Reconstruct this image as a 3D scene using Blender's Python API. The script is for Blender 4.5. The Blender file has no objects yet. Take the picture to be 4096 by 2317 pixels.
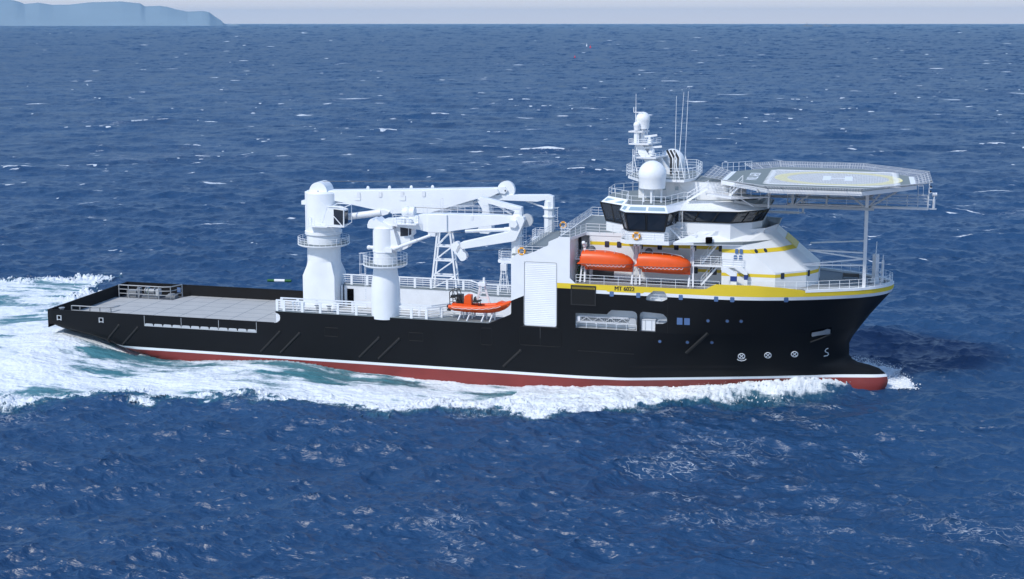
HAZE, SKY, SUNE, EXPO = 2.0e-5, .14, 2.9, 0.05
import bpy, bmesh, math, random
import numpy as np
from mathutils import Vector, Matrix
from mathutils.geometry import tessellate_polygon
random.seed(5); rng = np.random.default_rng(11)
scene = bpy.context.scene; COL = scene.collection
# ------------------------------------------------------------------ view geometry (metres: x forward, y to port, z up)
FPX = 5450.0; W0, H0 = 4096.0, 2317.0; CX, CY = 2048.0, 860.0
YAW = math.radians(-14.5); PITCH = math.atan((CY-92)/FPX)
CAM = Vector((112.34, -179.49, 45.59))
_s, _c, _sp, _cp = math.sin(YAW), math.cos(YAW), math.sin(PITCH), math.cos(PITCH)
FWD = Vector((_s*_cp, _c*_cp, -_sp)); RGT = Vector((_c, -_s, 0)); UPV = RGT.cross(FWD)
def ray(px, py): return FWD + RGT*((px-CX)/FPX) - UPV*((py-CY)/FPX)
def at(px, py, x=None, y=None, z=None):
    d = ray(px, py); i, v = (0, x) if x is not None else ((1, y) if y is not None else (2, z))
    return CAM + d*((v-CAM[i])/d[i])
# ------------------------------------------------------------------ object helpers
def tag(o, label=None, cat=None, group=None, kind=None):
    if label: o['label'] = label
    if cat: o['category'] = cat
    if group: o['group'] = group
    if kind: o['kind'] = kind
    return o
def thing(name, label, cat, loc=(0,0,0), group=None):
    o = bpy.data.objects.new(name, None); COL.objects.link(o); o.location = loc; o.empty_display_size = .5
    o['_base'] = list(loc)
    return tag(o, label, cat, group)
def copy_tree(o, offset, label=None):
    def rec(s, parent):
        c = s.copy(); COL.objects.link(c); c.parent = parent
        for ch in s.children: rec(ch, c)
        return c
    c = rec(o, None); c.location = o.location + Vector(offset)
    if label: c['label'] = label
    return c
class MB:
    """collects faces in world coordinates, builds ONE mesh object"""
    def __init__(s): s.v = []; s.f = []; s.sm = []
    def add(s, vs, fs, smooth=False):
        b = len(s.v); s.v += [tuple(v) for v in vs]; s.f += [tuple(i+b for i in f) for f in fs]; s.sm += [smooth]*len(fs); return s
    def box(s, x0, x1, y0, y1, z0, z1):
        return s.add([(x0,y0,z0),(x1,y0,z0),(x1,y1,z0),(x0,y1,z0),(x0,y0,z1),(x1,y0,z1),(x1,y1,z1),(x0,y1,z1)],
                     [(0,3,2,1),(4,5,6,7),(0,1,5,4),(1,2,6,5),(2,3,7,6),(3,0,4,7)])
    def cbox(s, c, d): return s.box(c[0]-d[0]/2, c[0]+d[0]/2, c[1]-d[1]/2, c[1]+d[1]/2, c[2]-d[2]/2, c[2]+d[2]/2)
    def prism(s, poly, z0, z1):      # poly in xy, extruded in z
        n = len(poly); vs = [(x,y,z0) for x,y in poly]+[(x,y,z1) for x,y in poly]
        return s._cap(vs, n, [Vector((x,y,0)) for x,y in poly])
    def slab(s, poly, y0, y1):       # poly in xz, extruded in y
        n = len(poly); vs = [(x,y0,z) for x,z in poly]+[(x,y1,z) for x,z in poly]
        return s._cap(vs, n, [Vector((x,z,0)) for x,z in poly])
    def _cap(s, vs, n, flat):
        tri = tessellate_polygon([flat]); fs = [tuple(t) for t in tri]+[tuple(i+n for i in reversed(t)) for t in tri]
        fs += [(i, (i+1)%n, (i+1)%n+n, i+n) for i in range(n)]
        return s.add(vs, fs)
    def plate(s, outer, holes, y, th=.12, close=True):   # xz plate with holes at y, thickness inward
        loops = [outer]+list(holes); flat = [[Vector((a,b,0)) for a,b in l] for l in loops]
        pts = [p for l in loops for p in l]; n = len(pts); tri = tessellate_polygon(flat); sg = 1 if y < 0 else -1
        vs = [(a,y,b) for a,b in pts]+[(a,y+sg*th,b) for a,b in pts]
        fs = [tuple(t) for t in tri]+[tuple(i+n for i in reversed(t)) for t in tri]; k = 0
        for l in loops:
            m = len(l); fs += [(k+i, k+(i+1)%m, k+(i+1)%m+n, k+i+n) for i in range(m)]; k += m
        return s.add(vs, fs)
    def tube(s, pts, r, n=8, caps=True, smooth=True, closed=False):
        pts = [Vector(p) for p in pts]; rr = r if isinstance(r,(list,tuple)) else [r]*len(pts); rings = []
        N = len(pts); up = None
        for i,p in enumerate(pts):
            if closed: t = (pts[(i+1)%N]-pts[i-1])
            elif i == 0: t = pts[1]-p
            elif i == N-1: t = p-pts[i-1]
            else: t = (pts[i+1]-p).normalized()+(p-pts[i-1]).normalized()
            if t.length < 1e-9: t = Vector((0,0,1))
            t.normalize()
            if up is None: up = Vector((0,0,1)) if abs(t.z) < .9 else Vector((1,0,0))
            a = t.cross(up)
            if a.length < 1e-4: a = t.cross(Vector((1,0,0)))
            a.normalize(); b = a.cross(t); up = b
            rings.append([p+(a*math.cos(2*math.pi*k/n)+b*math.sin(2*math.pi*k/n))*rr[i] for k in range(n)])
        vs = [v for r_ in rings for v in r_]; fs = []
        for i in range(N if closed else N-1):
            j = (i+1)%N
            fs += [(i*n+k, i*n+(k+1)%n, j*n+(k+1)%n, j*n+k) for k in range(n)]
        s.add(vs, fs, smooth)
        if caps and not closed: s.add(vs[:n], [tuple(reversed(range(n)))]); s.add(vs[-n:], [tuple(range(n))])
        return s
    def bar(s, a, b, w, h=None):     # rectangular bar
        a, b = Vector(a), Vector(b); h = h or w; t = (b-a).normalized(); up = Vector((0,0,1)) if abs(t.z) < .95 else Vector((1,0,0))
        u = t.cross(up).normalized(); v = u.cross(t)
        vs = [p+u*(i*w/2)+v*(j*h/2) for p in (a,b) for i,j in ((-1,-1),(1,-1),(1,1),(-1,1))]
        return s.add(vs, [(0,1,2,3),(7,6,5,4),(0,4,5,1),(1,5,6,2),(2,6,7,3),(3,7,4,0)])
    def lathe(s, prof, c=(0,0), n=32, smooth=True, caps=True):
        vs = []; m = len(prof)
        for r,z in prof:
            for k in range(n):
                a = 2*math.pi*k/n
                vs.append((c[0]+r*math.cos(a), c[1]+r*math.sin(a), z))
        fs = [(i*n+k, i*n+(k+1)%n, (i+1)*n+(k+1)%n, (i+1)*n+k) for i in range(m-1) for k in range(n)]
        s.add(vs, fs, smooth)
        if not caps: return s
        if prof[0][0] > 1e-4: s.add(vs[:n], [tuple(reversed(range(n)))])
        if prof[-1][0] > 1e-4: s.add(vs[-n:], [tuple(range(n))])
        return s
    def disc(s, c, r, y0, y1, n=28):  # cylinder with axis y
        vs = [(c[0]+r*math.cos(2*math.pi*k/n), y, c[1]+r*math.sin(2*math.pi*k/n)) for y in (y0,y1) for k in range(n)]
        s.add(vs, [(k,(k+1)%n,(k+1)%n+n,k+n) for k in range(n)], True)
        s.add(vs[:n], [tuple(range(n))]); s.add(vs[n:], [tuple(reversed(range(n)))]); return s
    def sphere(s, c, r, n=24, m=14, sq=(1,1,1)):
        pr = []
        vs = [(c[0]+r*sq[0]*math.sin(math.pi*i/m)*math.cos(2*math.pi*k/n), c[1]+r*sq[1]*math.sin(math.pi*i/m)*math.sin(2*math.pi*k/n), c[2]-r*sq[2]*math.cos(math.pi*i/m)) for i in range(m+1) for k in range(n)]
        return s.add(vs, [(i*n+k, i*n+(k+1)%n, (i+1)*n+(k+1)%n, (i+1)*n+k) for i in range(m) for k in range(n)], True)
    def grid(s, rows, smooth=True):   # rows of equal length
        n = len(rows[0]); vs = [p for r in rows for p in r]
        return s.add(vs, [(i*n+k, i*n+k+1, (i+1)*n+k+1, (i+1)*n+k) for i in range(len(rows)-1) for k in range(n-1)], smooth)
    def poly3(s, pts, smooth=False): return s.add(pts, [tuple(range(len(pts)))], smooth)
    def mirror(s):                    # add the port half
        b = len(s.v); s.v += [(x,-y,z) for x,y,z in s.v]; nf = len(s.f)
        s.f += [tuple(i+b for i in reversed(f)) for f in s.f[:nf]]; s.sm += s.sm[:nf]; return s
    def build(s, name, mat, parent=None, bevel=0, merge=True, label=None, fixn=True):
        me = bpy.data.meshes.new(name); base = Vector((0,0,0)); p = parent
        while p is not None: base += Vector(p.location); p = p.parent
        me.from_pydata([(v[0]-base.x, v[1]-base.y, v[2]-base.z) for v in s.v], [], s.f)
        me.polygons.foreach_set('use_smooth', s.sm)
        o = bpy.data.objects.new(name, me); COL.objects.link(o)
        if isinstance(mat,(list,tuple)):
            for m_ in mat: me.materials.append(m_)
        else: me.materials.append(mat)
        if fixn or merge or bevel:
            bm = bmesh.new(); bm.from_mesh(me)
            if merge: bmesh.ops.remove_doubles(bm, verts=bm.verts, dist=1e-4)
            bmesh.ops.dissolve_degenerate(bm, edges=bm.edges, dist=1e-5)
            if fixn: bmesh.ops.recalc_face_normals(bm, faces=bm.faces)
            bm.to_mesh(me); bm.free()
        if any(s.sm):
            try: me.set_sharp_from_angle(angle=math.radians(38))
            except Exception: pass
        if bevel:
            md = o.modifiers.new('bevel','BEVEL'); md.width = bevel; md.segments = 2; md.limit_method = 'ANGLE'; md.angle_limit = math.radians(40)
        if parent is not None: o.parent = parent
        if label: o['label'] = label
        return o
def rail_mb(path, h=1.1, bars=3, sp=1.8, r=.028, rp=.032, closed=False, mb=None, top_r=None):
    m = mb or MB(); P = [Vector(p) for p in path]
    if closed: P = P+[P[0]]
    for k in range(1, bars+1):
        z = h*k/bars
        m.tube([p+Vector((0,0,z)) for p in P], top_r if (top_r and k == bars) else r, 5, smooth=True)
    for a, b in zip(P[:-1], P[1:]):
        n = max(1, round((b-a).length/sp))
        for i in range(n): q = a.lerp(b, i/n); m.tube([q, q+Vector((0,0,h))], rp, 5)
    m.tube([P[-1], P[-1]+Vector((0,0,h))], rp, 5)
    return m
def rrect(x0, x1, z0, z1, r, n=4):
    o = []
    for cx, cz, a0 in ((x1-r,z0+r,-90),(x1-r,z1-r,0),(x0+r,z1-r,90),(x0+r,z0+r,180)):
        for k in range(n+1):
            a = math.radians(a0+90*k/n); o.append((cx+r*math.cos(a), cz+r*math.sin(a)))
    return o
# ------------------------------------------------------------------ materials
def nodes_of(name):
    m = bpy.data.materials.new(name); m.use_nodes = True; nt = m.node_tree; return m, nt, nt.nodes['Principled BSDF']
def paint(name, col, rough=.45, var=.06, scale=.6, bump=.0, metallic=0, spec=.5):
    m, nt, b = nodes_of(name); N, Lk = nt.nodes, nt.links
    tc = N.new('ShaderNodeTexCoord'); no = N.new('ShaderNodeTexNoise'); no.inputs['Scale'].default_value = scale; no.inputs['Detail'].default_value = 6
    Lk.new(tc.outputs['Object'], no.inputs['Vector'])
    mr = N.new('ShaderNodeMapRange'); mr.inputs['From Min'].default_value = .3; mr.inputs['From Max'].default_value = .7
    mr.inputs['To Min'].default_value = 1-var; mr.inputs['To Max'].default_value = 1+var*.4; Lk.new(no.outputs['Fac'], mr.inputs['Value'])
    mx = N.new('ShaderNodeMix'); mx.data_type = 'RGBA'; mx.blend_type = 'MULTIPLY'; mx.inputs['Factor'].default_value = 1
    mx.inputs['A'].default_value = (*col, 1); Lk.new(mr.outputs['Result'], mx.inputs['B']); Lk.new(mx.outputs['Result'], b.inputs['Base Color'])
    r2 = N.new('ShaderNodeMapRange'); r2.inputs['To Min'].default_value = rough*.85; r2.inputs['To Max'].default_value = min(1, rough*1.15)
    Lk.new(no.outputs['Fac'], r2.inputs['Value']); Lk.new(r2.outputs['Result'], b.inputs['Roughness'])
    b.inputs['Metallic'].default_value = metallic; b.inputs['Specular IOR Level'].default_value = spec
    if bump:
        bp = N.new('ShaderNodeBump'); bp.inputs['Strength'].default_value = bump; bp.inputs['Distance'].default_value = .05
        n2 = N.new('ShaderNodeTexNoise'); n2.inputs['Scale'].default_value = .35; n2.inputs['Detail'].default_value = 2; Lk.new(tc.outputs['Object'], n2.inputs['Vector'])
        Lk.new(n2.outputs['Fac'], bp.inputs['Height']); Lk.new(bp.outputs['Normal'], b.inputs['Normal'])
    return m
M = {}
M['white'] = paint('white_paint', (.83,.865,.90), .42, .05, .5)
M['white2'] = paint('white_steel', (.76,.79,.83), .5, .06, .8)
M['lgrey'] = paint('light_grey_paint', (.50,.53,.56), .55, .08, .6)
M['grey'] = paint('grey_deck_paint', (.20,.235,.25), .7, .1, .5)
M['dgrey'] = paint('dark_grey_deck_paint', (.10,.105,.115), .7, .12, .5)
M['steel'] = paint('galvanised_steel', (.36,.38,.40), .45, .12, 3, metallic=.3)
M['black'] = paint('black_hull_paint', (.0075,.0085,.0105), .5, .12, .25, bump=.06, spec=.16)
M['blackin'] = paint('black_bulwark_paint', (.012,.012,.013), .8, .15, .6, spec=.2)
M['dark'] = paint('dark_fittings', (.02,.021,.023), .45, .1, 1)
M['fender'] = paint('black_rubber', (.009,.0095,.0105), .65, .2, 2)
M['red'] = paint('red_antifouling', (.24,.035,.03), .55, .15, .3)
M['yellow'] = paint('yellow_paint', (.80,.60,.035), .45, .05, .4)
M['orange'] = paint('orange_grp', (.82,.10,.008), .42, .07, 1.2)
M['lbuoy'] = paint('lifebuoy_orange', (.85,.38,.02), .5, .1, 3)
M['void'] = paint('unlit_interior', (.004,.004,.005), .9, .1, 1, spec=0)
M['blue'] = paint('blue_paint', (.015,.045,.22), .5, .05, 1)
M['green'] = paint('green_paint', (.01,.12,.02), .6, .1, 1)
M['pinkred'] = paint('red_buoy_paint', (.75,.02,.07), .5, .05, 1)
M['wire'] = paint('steel_wire', (.06,.06,.065), .5, .1, 4)
M['louv'] = paint('louvre_black', (.0045,.005,.006), .5, .1, 2)
def glass(name, col, rough=.06):
    m, nt, b = nodes_of(name); b.inputs['Base Color'].default_value = (*col,1); b.inputs['Roughness'].default_value = rough
    b.inputs['Specular IOR Level'].default_value = .6
    N, Lk = nt.nodes, nt.links; tc = N.new('ShaderNodeTexCoord'); no = N.new('ShaderNodeTexNoise'); no.inputs['Scale'].default_value = .7
    Lk.new(tc.outputs['Object'], no.inputs['Vector']); bp = N.new('ShaderNodeBump'); bp.inputs['Strength'].default_value = .03; Lk.new(no.outputs['Fac'], bp.inputs['Height']); Lk.new(bp.outputs['Normal'], b.inputs['Normal'])
    return m
M['glass'] = glass('bridge_glass', (.018,.026,.04))
M['glassb'] = glass('blue_window_glass', (.10,.18,.36), .15)
M['glassd'] = glass('cabin_window_glass', (.03,.045,.08), .12)
M['glassl'] = glass('skylight_glass', (.30,.42,.50), .1)
def grid_deck(name, col, line, sx, ox, sy, oy, w):
    m, nt, b = nodes_of(name); N, Lk = nt.nodes, nt.links; geo = N.new('ShaderNodeNewGeometry'); sep = N.new('ShaderNodeSeparateXYZ'); Lk.new(geo.outputs['Position'], sep.inputs['Vector'])
    def math_(op, a, bb=None):
        n = N.new('ShaderNodeMath'); n.operation = op
        for i, v in enumerate((a, bb)):
            if v is None: continue
            if isinstance(v, (int, float)): n.inputs[i].default_value = v
            else: Lk.new(v, n.inputs[i])
        return n.outputs[0]
    fs = []
    for ax, s_, o_ in (('X', sx, ox), ('Y', sy, oy)):
        t = math_('PINGPONG', math_('SUBTRACT', sep.outputs[ax], o_), s_/2); fs.append(math_('LESS_THAN', t, w if ax == 'X' else w*1.0))
    f = math_('MAXIMUM', fs[0], fs[1])
    no = N.new('ShaderNodeTexNoise'); no.inputs['Scale'].default_value = .7; no.inputs['Detail'].default_value = 8; Lk.new(geo.outputs['Position'], no.inputs['Vector'])
    mr = N.new('ShaderNodeMapRange'); mr.inputs['To Min'].default_value = .86; mr.inputs['To Max'].default_value = 1.08; Lk.new(no.outputs['Fac'], mr.inputs['Value'])
    c1 = N.new('ShaderNodeMix'); c1.data_type = 'RGBA'; c1.inputs['A'].default_value = (*col,1); c1.inputs['B'].default_value = (*line,1); Lk.new(f, c1.inputs['Factor'])
    mx = N.new('ShaderNodeMix'); mx.data_type = 'RGBA'; mx.blend_type = 'MULTIPLY'; mx.inputs['Factor'].default_value = 1; Lk.new(c1.outputs['Result'], mx.inputs['A']); Lk.new(mr.outputs['Result'], mx.inputs['B'])
    Lk.new(mx.outputs['Result'], b.inputs['Base Color']); b.inputs['Roughness'].default_value = .75
    return m
M['cargo'] = grid_deck('cargo_deck_plating', (.46,.465,.455), (.09,.13,.17), 4.05, .58, 2.75, 1.1, .045)
# =================================================================== THE SHIP
ship = thing('ship', 'black hulled offshore supply ship with white superstructure, yellow stripe and red underside, steaming through foam', 'ship', (58,0,0))
def lerp_poly(pts, x): return float(np.interp(x, [p[0] for p in pts], [p[1] for p in pts]))
B = 11.0
LV = [ # level curves of the fore body: z, [(x, half breadth)...]
 (-4.0, [(60,10.4),(75,9.3),(85,6.9),(95,4.3),(105,2.6),(110,1.9),(113,1.6),(115,1.0),(115.6,0)]),
 (-2.2, [(60,11),(75,10.6),(84,9.2),(90,7.2),(96,5.2),(102,3.4),(107,2.3),(111,2.0),(113.6,1.6),(115.2,.9),(115.8,0)]),
 (-1.3, [(60,11),(75,10.9),(84,9.8),(90,7.8),(96,5.8),(102,3.9),(107,2.6),(111,2.0),(114,1.6),(115.7,.9),(116.35,0)]),
 (-.6, [(60,11),(76,11),(84,10.2),(90,8.3),(96,6.3),(102,4.4),(107,2.9),(111,2.0),(114,1.5),(115.9,.75),(116.52,0)]),
 (0.0, [(60,11),(78,11),(83.7,10.5),(89.4,8.8),(95.2,7.0),(101,5.1),(106.9,3.1),(110,2.1),(113,1.4),(115,.9),(116.0,.4),(116.4,0)]),
 (.36, [(60,11),(78,11),(84,10.55),(90,8.75),(96,6.9),(102,4.95),(107,3.2),(110,2.0),(113,1.2),(115,.75),(115.9,.32),(116.2,0)]),
 (1.04, [(60,11),(80,11),(84,10.7),(90,9.1),(96,7.3),(102,5.3),(107,3.45),(110,2.0),(112.5,1.1),(114.3,.6),(115.1,.25),(115.35,0)]),
 (1.43, [(60,11),(80,11),(84,10.75),(90,9.25),(96,7.5),(102,5.5),(107,3.5),(110,1.9),(112,1.0),(113.4,.45),(114.14,0)]),
 (1.73, [(60,11),(80,11),(84,10.8),(90,9.3),(96,7.6),(102,5.65),(107,3.6),(110,1.7),(111.5,.8),(112.3,.3),(112.65,0)]),
 (2.07, [(60,11),(81,11),(85,10.8),(90,9.45),(96,7.8),(102,5.8),(107,3.7),(110,1.6),(111.2,.6),(111.7,.25),(111.9,0)]),
 (2.6, [(60,11),(81,11),(85,10.85),(90,9.6),(96,8.0),(102,6.05),(107,3.9),(110,1.6),(111,.7),(111.5,0)]),
 (4.2, [(60,11),(83,11),(87,10.8),(90,10.2),(96,8.7),(102,6.9),(107,4.6),(110,2.1),(111.1,.8),(111.46,0)]),
 (5.03, [(60,11),(84,11),(88,10.85),(91,10.4),(96,9.2),(102,7.4),(107,5.0),(110,2.5),(111.3,1.0),(111.8,0)]),
 (6.6, [(60,11),(89.6,11),(93,10.6),(97,9.7),(101,8.4),(105,6.6),(109,4.1),(111.5,2.1),(112.4,1.1),(112.85,0)]),
 (8.1, [(60,11),(89.6,11),(93,10.85),(97,10.1),(101,9.0),(105,7.4),(109,5.1),(112,2.8),(113.4,1.2),(113.9,0)]),
 (9.86, [(60,11),(89.6,11),(93,10.95),(97,10.55),(101,9.7),(105,8.3),(109,6.3),(112.5,3.9),(114.6,1.6),(115.3,0)]),
 (11.3, [(60,11),(89.6,11),(95,11),(98,10.8),(101,10.25),(104,9.35),(106.7,8.3),(109.5,7.0),(112.3,5.5),(114.2,4.0),(115.5,2.5),(116.2,1.2),(116.5,0)]),
 (11.75,[(60,11),(89.6,11),(95,11),(98,10.85),(101,10.35),(104,9.5),(106.7,8.5),(109.5,7.2),(112.3,5.75),(114.3,4.2),(115.7,2.6),(116.45,1.2),(116.72,0)]),
 (12.7, [(60,11),(89.6,11),(95,11),(98,10.9),(101,10.45),(104,9.65),(106.7,8.65),(109.5,7.35),(112.3,5.9),(114.3,4.35),(115.7,2.75),(116.5,1.3),(116.78,0)])]
def resample(pl, x0, n, pw=1.0):
    P = [(x0, lerp_poly(pl, x0))]+[p for p in pl if p[0] > x0+1e-6]; P = np.array(P, float)
    d = np.r_[0, np.cumsum(np.hypot(*(P[1:]-P[:-1]).T))]
    # smooth the polyline with a light Catmull-like filter
    t = np.linspace(0, 1, n); tt = (1-(1-t)**pw)*d[-1]
    x = np.interp(tt, d, P[:,0]); y = np.interp(tt, d, P[:,1])
    for _ in range(2):
        x[1:-1] = (x[:-2]+2*x[1:-1]+x[2:])/4; y[1:-1] = (y[:-2]+2*y[1:-1]+y[2:])/4
    return list(zip(x, y))
def level_row(z, x0, n, pw=1.25):
    zs = [l[0] for l in LV]; i = max(0, min(len(zs)-2, int(np.searchsorted(zs, z))-1)); t = (z-zs[i])/(zs[i+1]-zs[i]); t = max(0, min(1, t))
    a, b = np.array(resample(LV[i][1], x0, n, pw)), np.array(resample(LV[i+1][1], x0, n, pw)); c = a*(1-t)+b*t
    return [(float(p[0]), -float(p[1]), z) for p in c]
def hb(x, z):   # half breadth of the fore body at x, z
    if x < 60: return B
    r = level_row(z, 60, 200); xs = [p[0] for p in r]; ys = [-p[1] for p in r]; return float(np.interp(x, xs, ys))
def on_hull(px, py):
    y = -11.0
    for _ in range(30):
        p = at(px, py, y=y); y2 = -hb(p.x, p.z); y = y*.5+y2*.5
    return at(px, py, y=y)
KEEL = [(0,2.32),(.5,1.93),(1.5,1.62),(2.6,1.42),(6.3,.76),(8,.35),(12,-.9),(18,-2.6),(24,-4.2),(60,-4.2)]
def aft_pt(x, z):
    zk = lerp_poly(KEEL, x); z2 = max(z, zk); u = min(1, max(0, (z2-zk)/1.5)); y = 8.3+2.7*math.sin(u*math.pi/2)**.9
    cr = 1-.012*max(0, 1-x/.6)   # slightly rounded quarter
    return (x, -y*cr, z2)
XA = [0,.15,.4,.8,1.5,2.6,4,5.2,6.3,7.2,8,9,10.5,12,14,16,18,21,24,28,32,35.08,36.06,40,45,50,55,60]
def aft_rows(zs, xs): return [[aft_pt(x, z) for x in xs] for z in zs]
NF = 90
def both(mb): return mb.mirror()
# --- bottom paint
m = MB(); zs = [-4,-3,-2.2,-1.3,-.6,0]; m.grid(aft_rows(zs, XA)); m.grid([level_row(z, 60, NF) for z in zs]); both(m).build('bottom_paint', M['red'], ship)
# keel plate closing the aft run
m = MB(); rows = [[(x, y, lerp_poly(KEEL, x)) for x in XA] for y in (-8.3, 8.3)]; m.grid(rows).build('keel_plate', M['black'], ship, fixn=False)
# --- waterline stripe
m = MB(); zs = [0,.18,.36]
def prou(rows, d=.012): return [[(p[0]+(d if p[1] > -.01 else 0), p[1]-d, p[2]) for p in r] for r in rows]
m.grid(prou(aft_rows(zs, [x for x in XA if x > 8.9]))); m.grid(prou([level_row(z, 60, NF) for z in zs])); both(m).build('waterline_stripe', M['white'], ship)
# --- black hull side
m = MB(); zs = [0,.36,.7,1.04,1.25,1.43,1.58,1.73,1.9,2.07,2.35,2.6,3.2,4.2,4.93]
m.grid(aft_rows(zs, XA)); zs2 = zs[:-1]+[5.03,5.8,6.6]; m.grid([level_row(z, 60, NF) for z in zs2])
m.add([(0,-10.87,2.32),(0,-10.87,4.93),(0,0,2.32),(0,0,4.93),(0,-8.2,2.32)], [(0,2,3,1)])                     # transom
m.grid([level_row(z, 89.6, 50) for z in (6.6,7.3,8.1,9.0,9.86,10.6,11.3)])
m.grid([[(x,-8.3,lerp_poly(KEEL,x)) for x in XA],[(x,0,lerp_poly(KEEL,x)) for x in XA]])
both(m)
stepc = [(35.08,4.93),(35.6,5.05),(36.0,5.37),(36.06,5.75),(36.02,6.07),(35.75,6.3),(35.4,6.42),(35.38,6.6)]
open_a = [(77.2,8.55),(77.28,8.62),(81.32,8.66),(81.55,8.95),(81.89,9.25),(84.6,9.25),(84.95,9.15),(85.15,8.95),(85.2,8.7),(85.2,6.68),(77.2,6.68)]
open_b = [(85.56,6.69),(85.56,8.8),(85.65,9.08),(85.95,9.24),(88.2,9.12),(88.55,9.05),(89.02,8.6),(89.05,8.1),(88.8,7.9),(88.46,7.78),(87.57,7.74),(87.55,6.69)]
black_side = stepc+[(65.56,6.6),(66.1,6.8),(68.46,7.9),(68.6,8.0),(68.64,8.2),(68.64,9.78),(70.42,10.56),(70.42,6.65),(74.69,6.65),(74.69,11.78),(79.85,11.78),(79.85,11.3),
   (86.48,11.3),(86.37,11.19),(86.31,10.78),(86.5,10.7),(88.35,10.68),(89.0,10.99),(89.05,11.3),(89.6,11.3),(89.6,6.6),(60,6.6),(60,4.93)]
m.plate(black_side, [open_a[::-1], open_b[::-1]], -B); 
m.plate([(x,z) for x,z in black_side], [], B)
m.build('hull_side', M['black'], ship)
# --- white sheer stripe and yellow stripe
m = MB()
for yy in (-B-.004, B+.004):
    if yy < 0:
        m.plate([(79.85,11.3),(86.48,11.3),(86.95,11.75),(79.85,11.75)], [], yy); m.plate([(89.05,11.3),(89.6,11.3),(89.6,11.75),(88.78,11.75)], [], yy)
    else: m.plate([(79.85,11.3),(89.6,11.3),(89.6,11.75),(79.85,11.75)], [], yy)
g = MB().grid(prou([level_row(z, 89.6, 50) for z in (11.3,11.5,11.75)], .01)).mirror(); m.add(g.v, g.f)
both2 = m.build('sheer_stripe', M['white'], ship)
m = MB()
yel = [(74.69,11.78),(86.98,11.75),(87.22,12.0),(88.59,12.0),(88.8,11.75),(89.6,11.75),(89.6,12.45),(74.69,12.45)]
m.plate(yel, [], -B-.006); m.plate([(74.69,11.78),(89.6,11.75),(89.6,12.45),(74.69,12.45)], [], B+.006)
m.plate([(81.39,11.60),(85.87,11.60),(86.1,11.76),(81.2,11.76)], [], -B-.012, th=.01)
def yt(x): return lerp_poly([(89.6,12.45),(93.8,12.5),(94.95,13.2),(99.7,13.2),(103,12.95),(105.6,12.6),(106.2,12.33),(116.8,12.33)], x)
fr = np.array(level_row(12.4, 89.6, 64)); lo = level_row(11.75, 89.6, 64)
g = MB().grid([[(a[0],a[1]-.012,11.75) for a in lo], [(a[0],a[1]-.012,yt(a[0])) for a in fr]]).grid([[(a[0],min(0,a[1]+.15),yt(a[0])) for a in fr], [(a[0],min(0,a[1]+.15),11.9) for a in fr]]).grid([[(a[0],a[1]-.012,yt(a[0])) for a in fr], [(a[0],min(0,a[1]+.15),yt(a[0])) for a in fr]]).mirror(); m.add(g.v, g.f)
m.build('yellow_stripe', M['yellow'], ship)
# white gunwale bar round the bow
fb = [p for p in level_row(12.5, 89.6, 80) if p[0] > 105.8]
m = MB(); g = MB().grid([[(a[0]+(.03 if abs(a[1])<.3 else 0),a[1]-.03,12.30) for a in fb],[(a[0]+(.03 if abs(a[1])<.3 else 0),a[1]-.03,12.62) for a in fb],[(a[0]-.35,min(0,a[1]+.4),12.62) for a in fb],[(a[0]-.35,min(0,a[1]+.4),12.3) for a in fb]], smooth=False).mirror(); m.add(g.v, g.f); m.build('gunwale', M['white'], ship)
# --- decks
fd = [(a[0]-.02, a[1]+.05) for a in level_row(12.35, 74.9, 60)]; fd = [p for p in fd if p[1] < -.02]
m = MB(); m.prism(fd+[(x,-y) for x,y in reversed(fd)], 12.15, 12.35); m.build('forecastle_deck', paint('forecastle_deck_paint', (.24,.26,.28), .6, .1, .4), ship)
m = MB(); m.box(.2,68.6,-10.72,10.72,2.9,3.1); m.build('main_deck', M['dgrey'], ship)
cd = [(.35,-6.6),(9.4,-6.6),(10.6,-9.9),(11.4,-10.7),(36.9,-10.7),(36.9,-9.2),(68.4,-9.2),(68.4,9.5),(38,9.5),(37,10.7),(11.4,10.7),(10.6,9.2),(10.2,6.9),(.35,6.9)]
m = MB(); m.prism(cd, 3.12, 3.3); m.build('cargo_deck', M['cargo'], ship)
# bulwark (inner faces, cap) of the cargo deck
m = MB(); m.box(.12,.3,-10.7,10.7,2.9,4.93); m.box(.14,35.3,-10.92,-10.74,2.9,4.92); m.box(.14,37.4,10.74,10.92,2.9,4.92)
m.box(.02,36.0,10.7,11.0,4.9,4.975); m.box(.02,35.05,-11.0,-10.7,4.9,4.975); m.box(.0,.3,-10.9,10.9,4.9,4.972)
m.build('bulwark', M['blackin'], ship)
# mooring quarter rails, grey pipe
for s, nm in ((-1,'starboard'),(1,'port')):
    m = MB(); yb = s*7.1
    if s > 0:
        for z, r in ((1.95,.085),(1.3,.06),(.65,.06)):
            m.tube([(.9,6.9,3.3+z-.05),(1.2,6.9,3.3+z),(8.6,6.9,3.3+z),(9.6,7.3,3.3+z),(10.4,9.5,3.3+z)], r, 8)
        for x in (.95,2.6,4.3,6.0,7.8): m.tube([(x,6.9,3.3),(x,6.9,5.25)], .085, 8)
        m.tube([(10.4,9.5,3.3),(10.4,9.5,5.25)], .09, 8); m.tube([(9.6,7.3,3.3),(9.6,7.3,5.2)], .07, 8)
    else:
        y0 = -8.9
        for z, r in ((1.95,.085),(1.3,.06),(.65,.06)):
            m.tube([(2.6,y0,3.3+z-.05),(2.9,y0,3.3+z),(8.3,y0,3.3+z),(9.1,y0+.5,3.3+z),(9.4,y0+1.8,3.3+z)], r, 8)
        for x in (2.65,4.0,5.6,7.2,8.8): m.tube([(x,y0 if x<8.5 else y0+.3,3.2),(x,y0 if x<8.5 else y0+.3,5.25)], .085, 8)
    m.build('guard_rail', M['steel'], ship)
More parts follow.
